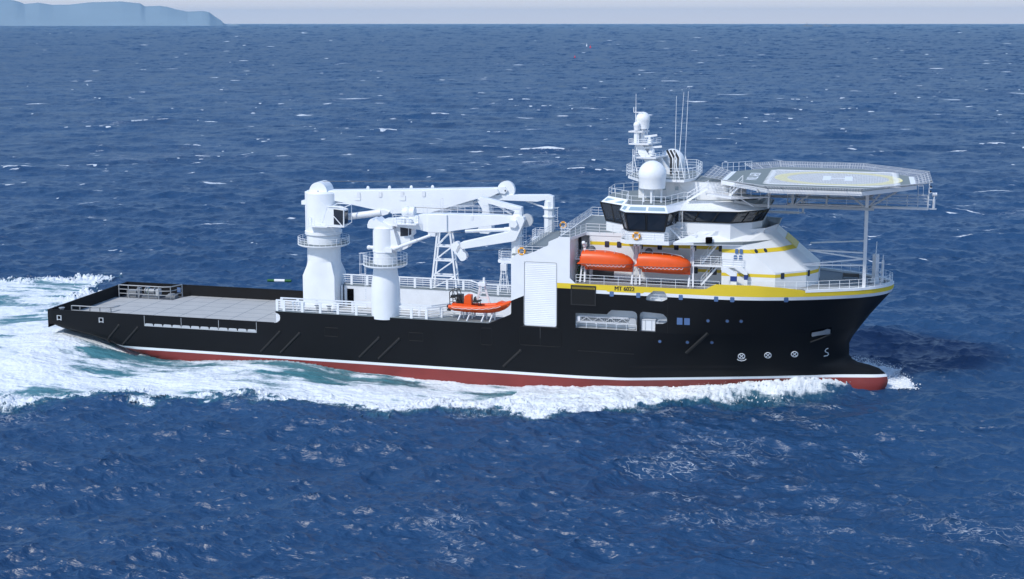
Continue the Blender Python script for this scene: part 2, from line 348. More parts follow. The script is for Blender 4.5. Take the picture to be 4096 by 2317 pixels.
# side casings (starboard narrow deck at 6.65, port likewise)
for s in (-1, 1):
    inner = [(36.8 if s<0 else 37.4,9.3),(57.2,9.3),(59.4,7.0),(68.6,7.0)]
    x0 = 35.4 if s < 0 else 37.4
    poly = [(x0,10.99),(x0,9.3)]+inner[1:]+[(68.6,10.99)]; poly = [(a, s*b) for a,b in poly]
    MB().prism(poly, 6.5, 6.65).build('casing_deck', M['grey'], ship)
    wl = [(x0+.02,10.9),(x0+.02,9.38)]+[(57.15,9.38),(59.35,7.08),(68.55,7.08)]+[(68.55,10.9)]; wl = [(a, s*b) for a,b in wl]
    MB().prism(wl, 3.1, 6.5).build('side_casing', M['white2'], ship)
    if s > 0:
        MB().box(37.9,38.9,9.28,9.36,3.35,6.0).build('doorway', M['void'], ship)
        MB().box(36.95,37.2,9.2,9.36,3.3,6.5).build('pilaster', M['white2'], ship)
# heavy cargo rails
def cargo_rail(path, posts, outer=True):
    m = MB(); P = [Vector(p) for p in path]
    for a, b in zip(P[:-1], P[1:]):
        m.bar(a+Vector((0,0,1.5)), b+Vector((0,0,1.5)), .16, .16)
        for h in (.15,.5,.85,1.15): m.tube([a+Vector((0,0,h)), b+Vector((0,0,h))], .035, 6)
    for p in posts: m.box(p[0]-.17,p[0]+.17,p[1]-.06,p[1]+.06,p[2]-.02,p[2]+1.5)
    return m
z6 = 6.65
cargo_rail([(35.45,-10.85,z6),(36.3,-10.85,z6),(48.6,-10.85,z6)], [(x,-10.85,z6) for x in (35.6,36.6,39.3,41.9,44.45,47.1)]).build('cargo_rail', M['white'], ship)
cargo_rail([(53.2,-10.85,z6),(57.0,-10.85,z6),(59.6,-8.6,z6),(60.3,-8.6,z6)], [(x,-10.85,z6) for x in (54.9,57.0)]+[(58.6,-9.4,z6)]).build('cargo_rail', M['white'], ship)
cargo_rail([(35.45,-9.35,z6),(49,-9.35,z6)], [(x,-9.35,z6) for x in (35.6,38.0,40.8,43.4,46)]).build('cargo_rail', M['white'], ship)
cargo_rail([(52.6,-9.35,z6),(57.2,-9.35,z6),(59.4,-7.05,z6),(66.5,-7.05,z6)], [(55.5,-9.35,z6),(61.5,-7.05,z6),(64,-7.05,z6)]).build('cargo_rail', M['white'], ship)
cargo_rail([(37.2,9.42,z6),(57.2,9.42,z6),(59.4,7.12,z6),(68.5,7.12,z6)], [(38.6+2.5*k,9.42,z6-.12) for k in range(8)]+[(59.4,7.12,z6),(62,7.12,z6),(65,7.12,z6)]).build('cargo_rail', M['white'], ship)
rail_mb([(37.4,10.85,z6),(68.5,10.85,z6)], 1.3, 4, 2.4).build('side_rail', M['white2'], ship)
# small lockers / pipe racks on the starboard casing
for k in range(4):
    m = MB(); x = 37.75+.52*k; m.box(x-.13,x+.13,-10.5,-10.2,7.5,8.05); m.box(x-.07,x+.07,-10.42,-10.28,6.65,7.5); o = m.build('vent_post', M['white'], None)
    tag(o, 'small white square headed vent post on the side deck, %s from the cargo rail corner' % ['first','second','third','fourth'][k], 'vent post', 'vent posts behind the starboard cargo rail')
for k, x in enumerate((41.3,43.0)):
    m = MB(); m.lathe([(.24,6.65),(.24,7.55),(.4,7.58),(.4,7.66),(.05,7.7)], (x,-10.35), 16); o = m.build('mooring_bollard', M['steel'])
    tag(o, ['grey steel bollard on the side deck, nearer the stern','grey steel bollard on the side deck, nearer the white crane column'][k], 'bollard', 'bollards behind the starboard cargo rail')
# --- hull details (starboard side)
def side_box(x0,x1,z0,z1,d=.03,name='window',mat='glassb',r=.12,label=None):
    m = MB(); ys = [-hb(x,(z0+z1)/2) for x in (x0,x1)]; o = rrect(x0,x1,z0,z1,r,3)
    f = [(x, -max(hb(x,z), .0)-d, z) for x,z in o]; b = [(x, -hb(x,z)+.05, z) for x,z in o]; n = len(o)
    m.add(f+b, [tuple(range(n))]+[(i,(i+1)%n,(i+1)%n+n,i+n) for i in range(n)]); return m.build(name, M[mat], ship, label=label)
for x in (81.91,85.33,90.73,95.16,97.15): side_box(x-.27,x+.27,11.02,11.68,.025)
p = on_hull(2500+.4662*1383, 1100+.4662*214); side_box(p.x-.27,p.x+.27,p.z-.33,p.z+.33,.02)
for x in (90.64,91.56): side_box(x-.35,x+.35,7.82,8.7,.025,r=.03)
def porthole(px, py, r=.22):
    c = on_hull(px, py); m = MB(); n = 16; ring = []; 
    pts = [(c.x+r*math.cos(2*math.pi*k/n), c.z+r*math.sin(2*math.pi*k/n)) for k in range(n)]
    f = [(x,-hb(x,z)-.02,z) for x,z in pts]; b = [(x,-hb(x,z)+.05,z) for x,z in pts]
    m.add(f+b, [tuple(range(n))]+[(i,(i+1)%n,(i+1)%n+n,i+n) for i in range(n)]); o = m.build('porthole', M['glassb'], ship)
    MB().tube([(x,-hb(x,z)-.015,z) for x,z in pts], .03, 5, closed=True).build('porthole_ring', M['dark'], o)
for a, b in ((1412,1052),(1599,1055),(1734,1057),(944,1252),(1212,1261),(1450,1263)): porthole(2250+.41216*a, 850+.41216*b)
# thruster and bulb marks
def mark(strokes, name, w=.055):
    m = MB()
    for st in strokes:
        P = [on_hull(2500+.4662*a, 1100+.4662*b) for a, b in st]; m.tube([(p.x,p.y-.01,p.z) for p in P], w, 6)
    return m.build(name, M['white'], ship)
def ringp(cx, cy, r, ry=None, n=20): return [(cx+r*math.cos(2*math.pi*k/n), cy+(ry or r)*math.sin(2*math.pi*k/n)) for k in range(n+1)]
for i, (cx, cy) in enumerate(((1000,698),(1226,690),(1455,680))):
    st = [ringp(cx,cy,28,23), [(cx-17,cy-15),(cx+17,cy+15)], [(cx-17,cy+15),(cx+17,cy-15)]]
    if i == 0: st.append([(963,722),(972,731),(1000,738),(1028,732),(1040,721)])
    mark(st, 'thruster_mark')
mark([[(1743,630),(1726,636),(1716,652),(1722,661),(1742,670),(1746,682),(1733,693),(1706,697)]], 'bulb_mark', .06)
# diagonal rubbing fenders
for a, b in (((475,1303),(418,1374)),((550,1312),(490,1380)),((1118,1329),(1043,1408)),((1197,1335),(1122,1412)),((1515,1353),(1437,1430)),((1596,1357),(1514,1436)),((2081,1404),(2013,1467))):
    A, C_ = at(*a, y=-11.02), at(*b, y=-11.02); m = MB(); n = 6; P = []
    for k in range(n+1):
        q = A.lerp(C_, k/n); yy = aft_pt(q.x, q.z)[1] if q.x < 60 else -hb(q.x, q.z); P.append((q.x, yy+.05, q.z))
    m.tube(P, .19, 10); m.sphere(P[0], .24, 10, 6); m.build('fender', M['fender'], ship)
A, C_ = on_hull(2500+.4662*712, 1100+.4662*500), on_hull(2500+.4662*525, 1100+.4662*668)
m = MB(); P = [A.lerp(C_, k/6) for k in range(7)]; m.tube([(p.x,-hb(p.x,p.z)+.04,p.z) for p in P], .23, 10); m.build('fender', M['fender'], ship)
# rubbing bar
A, C_ = at(2250+.41216*150, 850+.41216*1342, y=-11), at(2250+.41216*690, 850+.41216*1378, y=-11)
MB().bar((A.x,-hb(A.x,A.z)-.03,A.z),(C_.x,-hb(C_.x,C_.z)-.03,C_.z),.1,.1).build('rubbing_bar', M['louv'], ship)
# seams / door outlines in the shell
def outline(x0,x1,z0,z1,r=.1,w=.022,name='shell_door',mat='louv'):
    m = MB(); m.tube([(x,-11.012,z) for x,z in rrect(x0,x1,z0,z1,r,3)], w, 4, closed=True, smooth=False); return m.build(name, M[mat], ship)
def zt_(a,b): q = at(1100+.25253*a, 1080+.25253*b, y=-11); return q.x, q.z
for (a,b,c,d) in ((788,912,998,1058),(2122,990,2345,1130)):
    x0,z1 = zt_(a,b); x1,z0 = zt_(c,d); outline(x0,x1,z0,z1+.0,.05)
q0, q1 = at(1208*1.5913,824*1.5913,y=-11), at(1237*1.5913,868*1.5913,y=-11); outline(q0.x,q1.x,q1.z,q0.z,.25)
q0, q1 = at(1950+.1374*930,1150+.1374*1105,y=-11), at(1950+.1374*2145,1150+.1374*1170,y=-11); outline(q0.x,q1.x,4.0,6.45,.35)
MB().bar((q0.x*.5+q1.x*.5,-11.01,4.0),(q0.x*.5+q1.x*.5,-11.01,6.5),.03).build('door_seam', M['louv'], ship)
MB().bar((q0.x*.5+q1.x*.5,-11.03,5.0),(q0.x*.5+q1.x*.5,-11.03,6.55),.035).build('door_hinge', M['dgrey'], ship)
MB().bar((89.1,-11.01,6.62),(89.1,-11.01,10.6),.025).build('shell_seam', M['louv'], ship)
MB().box(70.3,74.8,-11.05,-11.0,6.55,6.61).build('door_sill', M['dgrey'], ship)
# freeing-port tray strip on the aft side
def zb(a,b): q = at(600+.25252*a, 1100+.25252*b, y=-11.02); return q.x, q.z
xa, za = at(150+.21368*2003,1080+.21368*1043,y=-11.02).x, at(150+.21368*2003,1080+.21368*1043,y=-11.02).z
xb, zb_ = zb(1688,905); m = MB(); L_ = xb-xa; n = 12
for k in range(n):
    u0, u1 = xa+L_*k/n, xa+L_*(k+1)/n; zc = za+(zb_-za)*(k+.5)/n
    m.slab([(u0+.12,zc+.28),(u0+.28,zc+.33),(u1-.25,zc+.33),(u1-.1,zc+.24),(u1-.06,zc),(u0+.06,zc)], -11.06, -10.98)
m.box(xa,xb,-11.05,-10.99,min(za,zb_)-.05,min(za,zb_)+.02)
m.build('freeing_port', M['lgrey'], ship)
for (a,b) in ((-490,640),(490,680),(1083,712),(1683,748)):
    q = zb(a,b) if a > 0 else (xa, 4.9)
    MB().box(q[0]-.025,q[0]+.025,-11.03,-10.99,za+.02,4.9).build('shell_stiffener', M['lgrey'], ship)
# mooring fairleads in the stern quarter
for (a,b) in ((410,893),(1195,938)):
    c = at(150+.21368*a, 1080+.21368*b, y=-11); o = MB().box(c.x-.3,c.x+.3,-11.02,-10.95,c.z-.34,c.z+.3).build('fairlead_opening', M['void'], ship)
    m = MB(); m.box(c.x-.36,c.x-.24,-11.1,-10.98,c.z-.38,c.z+.34); m.box(c.x+.24,c.x+.36,-11.1,-10.98,c.z-.38,c.z+.34); m.box(c.x-.24,c.x+.24,-11.1,-10.98,c.z+.26,c.z+.34); m.box(c.x-.24,c.x+.24,-11.1,-10.98,c.z-.3,c.z-.2)
    m.build('fairlead', M['lgrey'], ship)
# port-side fairlead holes seen from inside, mooring winches
for x in (3.9,9.2): MB().box(x-.3,x+.3,10.66,10.72,3.75,4.5).build('fairlead_opening', M['glassb'], ship)
def winch(x, y, z, lab):
    t = thing('mooring_winch', lab, 'winch', (x,y,z), 'mooring winches on the stern quarters')
    MB().box(x-1.4,x+1.5,y-.6,y+.6,z,z+.35).build('bedplate', M['steel'], t)
    m = MB(); m.tube([(x-.9,y,z+.95),(x+.6,y,z+.95)], .42, 18); m.tube([(x-.95,y,z+.95),(x-.85,y,z+.95)], .6, 18); m.tube([(x+.55,y,z+.95),(x+.65,y,z+.95)], .6, 18); m.build('drum', M['steel'], t)
    MB().box(x+.9,x+1.5,y-.4,y+.4,z+.35,z+1.35).build('gearbox', M['lgrey'], t)
    m = MB(); m.tube([(x-.5,y,z+.95),(x-.35,y,z+.95)], .5, 14); m.build('green_guard', M['green'], t)
    return t
winch(5.4, 9.0, 3.1, 'grey mooring winch with green drum guard behind the pipe rail in the far stern corner')
winch(5.2, -9.9, 3.1, 'grey mooring winch low behind the near stern bulwark')
m = MB(); m.box(1.4,3.0,8.4,9.6,3.1,4.1); m.box(2.99,3.5,8.7,9.4,3.1,4.5); o = m.build('hydraulic_unit', M['steel']); tag(o, 'stepped grey machinery housing in the far stern corner, on the stern side of the winch', 'deck machinery')
m = MB(); m.box(8.0,9.6,8.6,9.7,3.1,3.6); m.box(8.3,9.2,8.8,9.5,3.6,3.8); o = m.build('deck_locker', M['steel']); tag(o, 'low grey deck locker behind the pipe rail, on the bow side of the far winch', 'deck locker')
m = MB(); m.lathe([(.3,4.97),(.3,5.1),(.42,5.12),(.42,5.2),(.05,5.22)], (1.9,-10.2), 16); m.lathe([(.2,3.1),(.2,5.0)], (1.9,-10.2), 12); o = m.build('capstan', M['steel']); tag(o, 'grey capstan head at the aft end of the near bulwark', 'capstan')
# --- recess interiors behind the shell openings
def recess(x0,x1,z0,z1,depth,name,mats=('white','lgrey')):
    y0, y1 = -10.88, -10.88+depth
    m = MB(); m.add([(x0,y1,z0),(x1,y1,z0),(x1,y1,z1),(x0,y1,z1),(x0,y0,z0),(x1,y0,z0),(x1,y0,z1),(x0,y0,z1)], [(0,1,2,3),(4,0,3,7),(1,5,6,2),(7,3,2,6)])
    m.build(name, M[mats[0]], ship); MB().box(x0,x1,y0,y1,z0-.1,z0).build('recess_floor', M[mats[1]], ship)
recess(76.9,85.38,6.62,9.5,1.5,'gangway_recess'); recess(85.42,89.3,6.62,9.5,1.5,'side_recess'); recess(86.1,89.3,10.62,12.12,.7,'window_recess')
rail_mb([(77.3,-10.75,6.65),(85.1,-10.75,6.65)], .75, 1, 1.28, r=.04, rp=.045).build('recess_rail', M['white2'], ship)
rail_mb([(86.9,-10.7,10.72),(88.9,-10.7,10.72)], .75, 2, .8, r=.025).build('recess_rail', M['white'], ship)
m = MB(); m.tube([(87.6,-10.7,7.0),(87.9,-10.7,8.2),(89.0,-10.7,8.25)], .04, 6); m.tube([(87.6,-10.7,7.8),(88.6,-10.7,7.82)], .04, 6); m.build('recess_rail', M['white'], ship)
# louvre
m = MB(); m.box(76.58,79.86,-11.09,-11.0,12.12,12.26); m.box(76.58,79.86,-11.09,-11.0,9.66,9.78); m.box(76.58,76.72,-11.09,-11.0,9.78,12.12); m.box(79.72,79.86,-11.09,-11.0,9.78,12.12)
lv = m.build('louvre', M['dark'], ship); MB().box(76.72,79.72,-11.03,-10.99,9.78,11.78).build('louvre_back', M['louv'], lv)
m = MB(); [m.box(76.8+k*.1,76.84+k*.1,-11.06,-11.03,9.8,11.78) for k in range(29)]; m.build('slats', M['louv'], lv)
m = MB(); [m.box(76.8+k*.1,76.83+k*.1,-11.06,-11.005,11.8,12.1) for k in range(29)]; m.build('upper_slats', M['dark'], lv)
# shutter door
m = MB(); rows = []; n = 34*6
for k in range(n+1):
    z = 6.66+(15.0-6.66)*k/n; ph = (k%6)/6; y = -10.96-.03*math.sin(math.pi*ph)**.7; rows.append([(70.46,y,z),(74.64,y,z)])
m.grid(rows, smooth=False); sh = m.build('shutter_door', M['white'], ship)
m = MB(); P = rrect(70.40,74.71,6.62,15.06,.3,4); m.tube([(x,-11.0,z) for x,z in P], .05, 5, closed=True); m.build('door_frame', M['lgrey'], sh)
# lettering
def text(s, size, loc, rot, mat, name, parent, bold=.0, sx=1.0, ext=.012):
    cu = bpy.data.curves.new(name, 'FONT'); cu.body = s; cu.size = size; cu.extrude = ext;  cu.align_x = 'CENTER'; cu.align_y = 'CENTER'
    o = bpy.data.objects.new('tmp', cu); COL.objects.link(o); bpy.context.view_layer.update()
    me = bpy.data.meshes.new_from_object(o.evaluated_get(bpy.context.evaluated_depsgraph_get())); bpy.data.objects.remove(o)
    me.materials.clear(); me.materials.append(mat); ob = bpy.data.objects.new(name, me); COL.objects.link(ob)
    base = Vector((0,0,0)); p = parent
    while p is not None: base += Vector(p.location); p = p.parent
    if bold:
        bm = bmesh.new(); bm.from_mesh(me)
        for dx in (-bold, bold):
            g = bmesh.ops.duplicate(bm, geom=[f for f in bm.faces][:len(me.polygons)]); bmesh.ops.translate(bm, verts=[v for v in g['geom'] if isinstance(v, bmesh.types.BMVert)], vec=(dx,0,dx*.02))
        bm.to_mesh(me); bm.free()
    me.transform(Matrix.Translation(Vector(loc)-base) @ rot @ Matrix.Diagonal((sx,1,1,1))); ob.parent = parent; return ob
text('MT 6022', .76, (83.55,-11.02,12.06), Matrix.Rotation(math.pi/2,4,'X') @ Matrix.Translation((0,0,0)), M['dark'], 'lettering', ship, .03, .93)
# anchor pocket
q = [on_hull(2500+.4662*a, 1100+.4662*b) for a, b in ((1590,490),(1600,480),(1772,447),(1772,500),(1590,535))]
m = MB(); f = [(p.x,-hb(p.x,p.z)-.02,p.z) for p in q]; bk = [(p.x,-hb(p.x,p.z)+.1,p.z) for p in q]; n = 5
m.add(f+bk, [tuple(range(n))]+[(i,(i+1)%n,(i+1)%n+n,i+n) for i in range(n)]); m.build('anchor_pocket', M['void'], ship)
t = thing('anchor', 'grey anchor stowed in the dark pocket near the bow', 'anchor', tuple(q[3]))
def hp(a, b, d): p = on_hull(2500+.4662*a, 1100+.4662*b); return (p.x, p.y-d, p.z)
m = MB(); A_ = [hp(*v, .10) for v in ((1600,515),(1605,495),(1700,478),(1735,463),(1762,468),(1760,508),(1700,513),(1650,520),(1606,530))]; B_ = [(p[0],p[1]+.16,p[2]) for p in A_]; n = len(A_)
m.add(A_+B_, [tuple(range(n))]+[(i,(i+1)%n,(i+1)%n+n,i+n) for i in range(n)]); m.build('fluke', M['steel'], t)
m = MB(); m.tube([hp(1590,577,.1), hp(1680,545,.12), hp(1768,505,.1)], .12, 8); m.build('bolster', M['fender'], t)
# =================================================================== SUPERSTRUCTURE
# side shell of the aft house, white
shell = [(68.64,9.78),(70.40,10.56),(70.40,15.04),(74.71,15.04),(74.71,12.45),(77.15,12.45),(76.42,13.15),(76.42,18.43),(74.98,18.43),(74.98,18.38),(73.62,17.75),(73.56,17.3),(73.35,17.15),(73.05,17.05),(71.6,16.3),(70.73,15.98),(69.4,15.95),(68.64,15.4)]
m = MB(); m.plate(shell, [], -B-.001, th=.15)
m.plate([(68.64,9.78),(68.64,15.4),(69.4,15.95),(74.98,15.95),(74.98,18.4),(96,18.2),(96,12.45),(89.6,12.45),(74.69,12.45),(74.69,11.78),(70.42,10.56)], [], B-.3, th=.15)
m.box(68.64,68.8,-10.84,10.5,3.3,15.4)                      # aft wall
m.box(76.3,76.42,-10.84,-5.6,12.4,18.2)                     # recess aft wall
m.build('house_shell', M['white'], ship)
m = MB(); m.box(68.7,75.0,-10.84,10.5,15.75,15.9); m.box(68.0,68.7,-8,10.5,15.0,15.4); m.build('upper_deck', M['grey'], ship)
m = MB(); m.box(74.9,75.05,-10.84,10.5,15.9,18.1); m.build('casing_wall', paint('grey_casing_wall', (.30,.335,.355), .6, .1, .8), ship)
dk = [(75.0,-10.85),(76.42,-10.85),(77.4,-5.6),(82.9,-5.6),(82.9,-10.2),(83.7,-11.0),(89.1,-11.0),(89.6,-9.4),(89.8,-10.9),(98.1,-8.4),(101.4,-5.3),(102,-2.6),(102,2.6),(101.4,5.3),(98.1,8.4),(89.8,10.9),(89.1,11),(75.0,10.85)]
m = MB(); m.prism(dk, 18.0, 18.25); m.build('bridge_deck', M['grey'], ship)
# deck edge fascias (white)
m = MB(); m.box(74.88,75.0,-10.85,10.5,18.0,18.4)
for a, b in (((77.4,-5.62),(82.9,-5.62)),): m.box(a[0],b[0],-5.68,-5.6,17.95,18.4)
m.bar((76.42,-10.85,18.2),(77.4,-5.62,18.2),.06,.4)
edge = [(82.85,-5.6),(82.85,-10.2),(83.65,-11.03),(89.12,-11.03),(89.66,-9.4)]
for a, b in zip(edge[:-1], edge[1:]): m.bar((*a,18.16),(*b,18.16),.05,.5)
m.build('deck_edge', M['white'], ship)
# inner wall of the boat recess
inner = MB().box(77.95,95.5,-5.6,-5.45,12.35,18.0); inner.box(76.4,77.95,-3.6,-3.5,12.35,18); inner.box(77.9,78.0,-5.55,-3.5,12.35,18)
iw = inner.build('inner_wall', M['white'], ship)
m = MB(); m.box(77.98,95.5,-5.612,-5.598,16.72,17.16); m.box(91.75,95.5,-5.612,-5.598,13.72,14.1); m.build('yellow_band', M['yellow'], iw)
def boxwin(x, z, w=.6, h=.8, y=-5.6, mat='glassd', name='window', par=None, d=.05):
    m = MB(); m.plate(rrect(x-w/2,x+w/2,z-h/2,z+h/2,.12,3), [], y-d, th=d+.02); return m.build(name, M[mat], par or ship)
for x, z in ((80.24,16.86),(81.86,16.86),(84.7,16.8),(87.2,16.8),(89.35,16.85),(91.65,16.85),(95.1,16.9),(91.9,13.9)): boxwin(x, z, par=iw)
boxwin(94.2,13.9,.85,.95,par=iw)
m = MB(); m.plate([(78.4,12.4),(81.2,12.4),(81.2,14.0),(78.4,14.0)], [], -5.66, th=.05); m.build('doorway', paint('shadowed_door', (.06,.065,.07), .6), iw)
# recess floor items: green ladder treads
m = MB(); [m.box(76.6,77.4,-7.4+.0,-6.4,12.6+.32*k,12.66+.32*k) for k in range(9)]; m.build('stair_tread', M['green'], ship)
# front block ----------------------------------------------------
SL = .83
base = [(95.5,-8.4),(102.2,-8.3),(105.87,-5.3),(107.3,-2.6),(107.35,2.6),(105.87,5.3),(102.2,8.3),(95.5,8.4)]
kz = [17.86,17.86,19.15,19.15,19.15,19.15,17.86,17.86]
m = MB(); V = []
n = len(base)
for x,y in base: V.append((x,y,12.2))
for x,y in base: V.append((x,y,14.5))
top = []
for (x,y),z in zip(base,kz): top.append((x-(z-14.5)/SL if x > 96 else x, y, z))
V += top
F = []
for i in range(n-1): F.append((i,i+1,i+1+n,i+n))
F.append((0,n,2*n-1,n-1)) if False else None
F = [f for f in F if f]
# lower walls done; upper sloped faces
F.append((n+0,n+1,2*n+1,2*n+0))            # starboard side wall upper (planar: contains the sloping front edge)
for i in range(1,n-2): F.append((n+i,n+i+1,2*n+i+1,2*n+i))
F.append((n+n-2,n+n-1,2*n+n-1,2*n+n-2))
F.append((0,n-1,2*n-1,2*n)) # aft wall of the block
m.add(V, F)
fb_ = m.build('front_house', M['white'], ship, fixn=True)
# overhanging bulwark of the bridge deck
rz = 19.75
ov = MB()
for s in (-1,1):
    a = (98.15,s*8.3,17.86); b = (101.68-1.41,s*5.3,19.15); c = (94.0,s*8.45,18.9); d = (94.65,s*8.2,19.5); e = (92.75,s*8.45,19.5); f = (89.65,s*10.98,18.32); g = (89.65,s*10.98,17.98)
    a2 = (98.15,s*8.3,17.8); bt = (100.7,s*5.3,19.72)
    ov.add([f,a,c,e,d,b,bt], [(0,1,2,3),(3,2,4),(1,5,2),(2,5,6,4)] )
    ov.add([g,a2,a,f], [(0,1,2,3)])
    ov.add([(89.65,s*10.98,17.98),(98.15,s*8.3,17.8),(95.5,s*8.4,17.8),(89.65,s*8.4,17.98)], [(0,1,2,3)])
    # inner face
    ov.add([(89.7,s*10.7,18.27),(92.75,s*8.35,19.5),(94.65,s*8.1,19.5),(100.6,s*5.2,19.72),(100.2,s*5.1,18.27),(94.4,s*8.1,18.27),(89.7,s*9.9,18.27)], [(0,1,6),(6,1,2,5),(5,2,3,4)])
    nb = (101.7,s*2.6,19.15); nt_ = (102.25,s*2.7,20.0); ib = (101.5,s*2.5,18.25); it = (102.1,s*2.6,20.0)
    ov.add([b,nb,nt_,bt,(100.3,s*5.2,18.25),ib,it,(100.6,s*5.2,19.72)], [(0,1,2,3),(4,5,6,7),(3,2,6,7)])
nbs = [(101.74,-2.6,19.15),(101.74,2.6,19.15),(102.3,2.7,20.0),(102.3,-2.7,20.0),(101.5,-2.5,18.25),(101.5,2.5,18.25),(102.12,2.6,20.0),(102.12,-2.6,20.0)]
ov.add(nbs, [(0,1,2,3),(4,5,6,7),(3,2,6,7)])
ov.build('bridge_bulwark', M['white'], fb_, fixn=True)
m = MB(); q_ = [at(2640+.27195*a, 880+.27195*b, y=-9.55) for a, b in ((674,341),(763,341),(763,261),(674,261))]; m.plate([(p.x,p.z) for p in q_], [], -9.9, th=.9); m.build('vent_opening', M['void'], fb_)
# yellow bands on the block
m = MB(); o = .012
def band(p0, p1, z0, z1, slope=False, out=(0,-1)):
    (xa_,ya_),(xb_,yb_) = p0,p1
    def P(x,y,z): 
        if slope and z > 14.5: x = x-(z-14.5)/SL
        return (x+out[0]*o, y+out[1]*o, z)
    m.add([P(xa_,ya_,z0),P(xb_,yb_,z0),P(xb_,yb_,z1),P(xa_,ya_,z1)], [(0,1,2,3)])
m.add([(95.49,-8.412,13.87),(102.2,-8.312,13.87),(102.2,-8.312,14.28),(95.49,-8.412,14.28)], [(0,1,2,3)])
for s in (-1,1):
    band((102.2,s*8.3),(105.87,s*5.3),13.87,14.28,out=(.63,s*.77)); band((105.87,s*5.3),(107.3,s*2.6),13.87,14.28,out=(.88,s*.47))
band((107.3,-2.6),(107.35,2.6),13.87,14.28,out=(1,0))
def SX(x, z): return x-(z-14.5)/SL
m.add([(95.49,-8.412,16.86),(SX(102.2,16.86),-8.312,16.86),(SX(102.2,17.32),-8.312,17.32),(95.49,-8.412,17.32)], [(0,1,2,3)])
nrm = .02
for s in (-1,1):
    m.add([(SX(102.2,z)+nrm, s*(8.3+.01), z) for z in (16.86,)]+[(SX(105.87,16.86)+nrm, s*5.31,16.86+nrm),(SX(105.87,17.32)+nrm,s*5.31,17.32+nrm),(SX(102.2,17.32)+nrm,s*8.31,17.32)], [(0,1,2,3)])
    m.add([(SX(105.87,16.86)+nrm,s*5.31,16.86+nrm),(SX(107.3,16.86)+nrm*1.5,s*2.61,16.86+nrm),(SX(107.3,17.32)+nrm*1.5,s*2.61,17.32+nrm),(SX(105.87,17.32)+nrm,s*5.31,17.32+nrm)], [(0,1,2,3)])
m.add([(SX(107.32,16.86)+.03,-2.6,16.88),(SX(107.37,16.86)+.03,2.6,16.88),(SX(107.37,18.1)+.03,2.6,18.12),(SX(107.32,18.1)+.03,-2.6,18.12)], [(0,1,2,3)])
m.build('yellow_band', M['yellow'], fb_, fixn=False)
# windows on the block
for x, z in ((97.35,17.08),(97.9,17.08),(97.2,16.28),(97.85,16.28)): boxwin(x, z, .42, .62, -8.4, 'glassb', par=fb_)
boxwin(98.6,14.0,.52,.72,-8.36,'glassb',par=fb_)
def slanted(name, px, py, edge0, edge1, z0, z1, u, r, mat, par):
    pass
for u in (.45,.75):  # two round ports on the sloping face beside the yellow band
    cx = SX(102.2+(105.87-102.2)*(u-.28), 17.09); cy = -8.3+3*(u-.28); m = MB(); nn = Vector((.63*.77,-.77*.77,.62)).normalized(); a = Vector((.77,.63,0)).normalized(); b = nn.cross(a); c = Vector((cx,cy,17.1))+nn*.04
    m.add([c+a*.24*math.cos(t)+b*.3*math.sin(t) for t in [2*math.pi*k/16 for k in range(16)]]+[c-nn*.1+a*.24*math.cos(t)+b*.3*math.sin(t) for t in [2*math.pi*k/16 for k in range(16)]], [tuple(range(16))]+[(i,(i+1)%16,(i+1)%16+16,i+16) for i in range(16)])
    m.build('porthole', M['glassd'], fb_)
for (p0,p1,u) in (((102.2,-8.3),(105.87,-5.3),.2),((105.87,-5.3),(107.3,-2.6),.15)):
    d = Vector((p1[0]-p0[0],p1[1]-p0[1],0)).normalized(); nn = Vector((d.y,-d.x,0)); c = Vector((p0[0],p0[1],14.05))+d*((Vector(p1)-Vector(p0)).length*u+.15)
    m = MB(); pts = rrect(-.27,.27,-.38,.38,.1,3); m.add([c+d*a+Vector((0,0,b))+nn*.04 for a,b in pts]+[c+d*a+Vector((0,0,b)) for a,b in pts], [tuple(range(len(pts)))]+[(i,(i+1)%len(pts),(i+1)%len(pts)+len(pts),i+len(pts)) for i in range(len(pts))]); m.build('window', M['glassd'], fb_)
# blue capped bracket posts
for k,(x,y) in enumerate(((97.2,-10.2),(98.6,-8.9))):
    t = MB(); w = .38 if k == 0 else .2
    t.box(x-w,x+w,y-w*.6,y+w*.6,12.3,13.6); p_ = t.build('bunker_post', M['white'], ship)
    MB().box(x-w-.02,x+w+.02,y-w*.7,y+w*.7,13.6,14.25).build('blue_cap', M['blue'], p_)
    MB().slab([(x-w,14.25),(x+w,14.25),(x+w,14.6),(x-w-.4,15.25),(x-w-1.2,15.25),(x-w-1.2,15.0)], y-.25, y+.25).build('bracket_arm', M['white'], p_)
# gallery with stairs
m = MB(); m.box(91.55,97.2,-8.75,-5.6,15.0,15.2); m.build('gallery_deck', M['white'], ship)
rail_mb([(91.6,-5.8,15.2),(91.6,-8.7,15.2),(95.4,-8.7,15.2),(98.2,-8.7,15.2)],1.15,4,1.5).build('gallery_rail', M['white'], ship)
def stair(a, b, w, ax, name='stair', steps=9, par=None):
    m = MB(); a, b = Vector(a), Vector(b); d = Vector((0,1,0)) if ax == 'y' else Vector((1,0,0))
    for s in (-.5,.5):
        m.bar(a+d*w*s, b+d*w*s, .06,.22)
        for k in (1,2): m.tube([a+d*w*s+Vector((0,0,.5*k)), b+d*w*s+Vector((0,0,.5*k))], .025, 5)
        for t in (0,.33,.66,1): q = a.lerp(b,t)+d*w*s; m.tube([q,q+Vector((0,0,1))], .028, 5)
    for k in range(1,steps+1):
        q = a.lerp(b,k/(steps+1)); e = Vector((.12,0,0)) if ax == 'y' else Vector((0,.12,0))
        m.add([q-d*w/2-e,q+d*w/2-e,q+d*w/2+e,q-d*w/2+e], [(0,1,2,3)])
    return m.build(name, M['white'], par or ship)
stair((92.9,-7.6,12.45),(95.0,-7.6,15.0),.8,'y'); stair((92.9,-7.4,15.2),(95.0,-7.4,17.9),.8,'y')
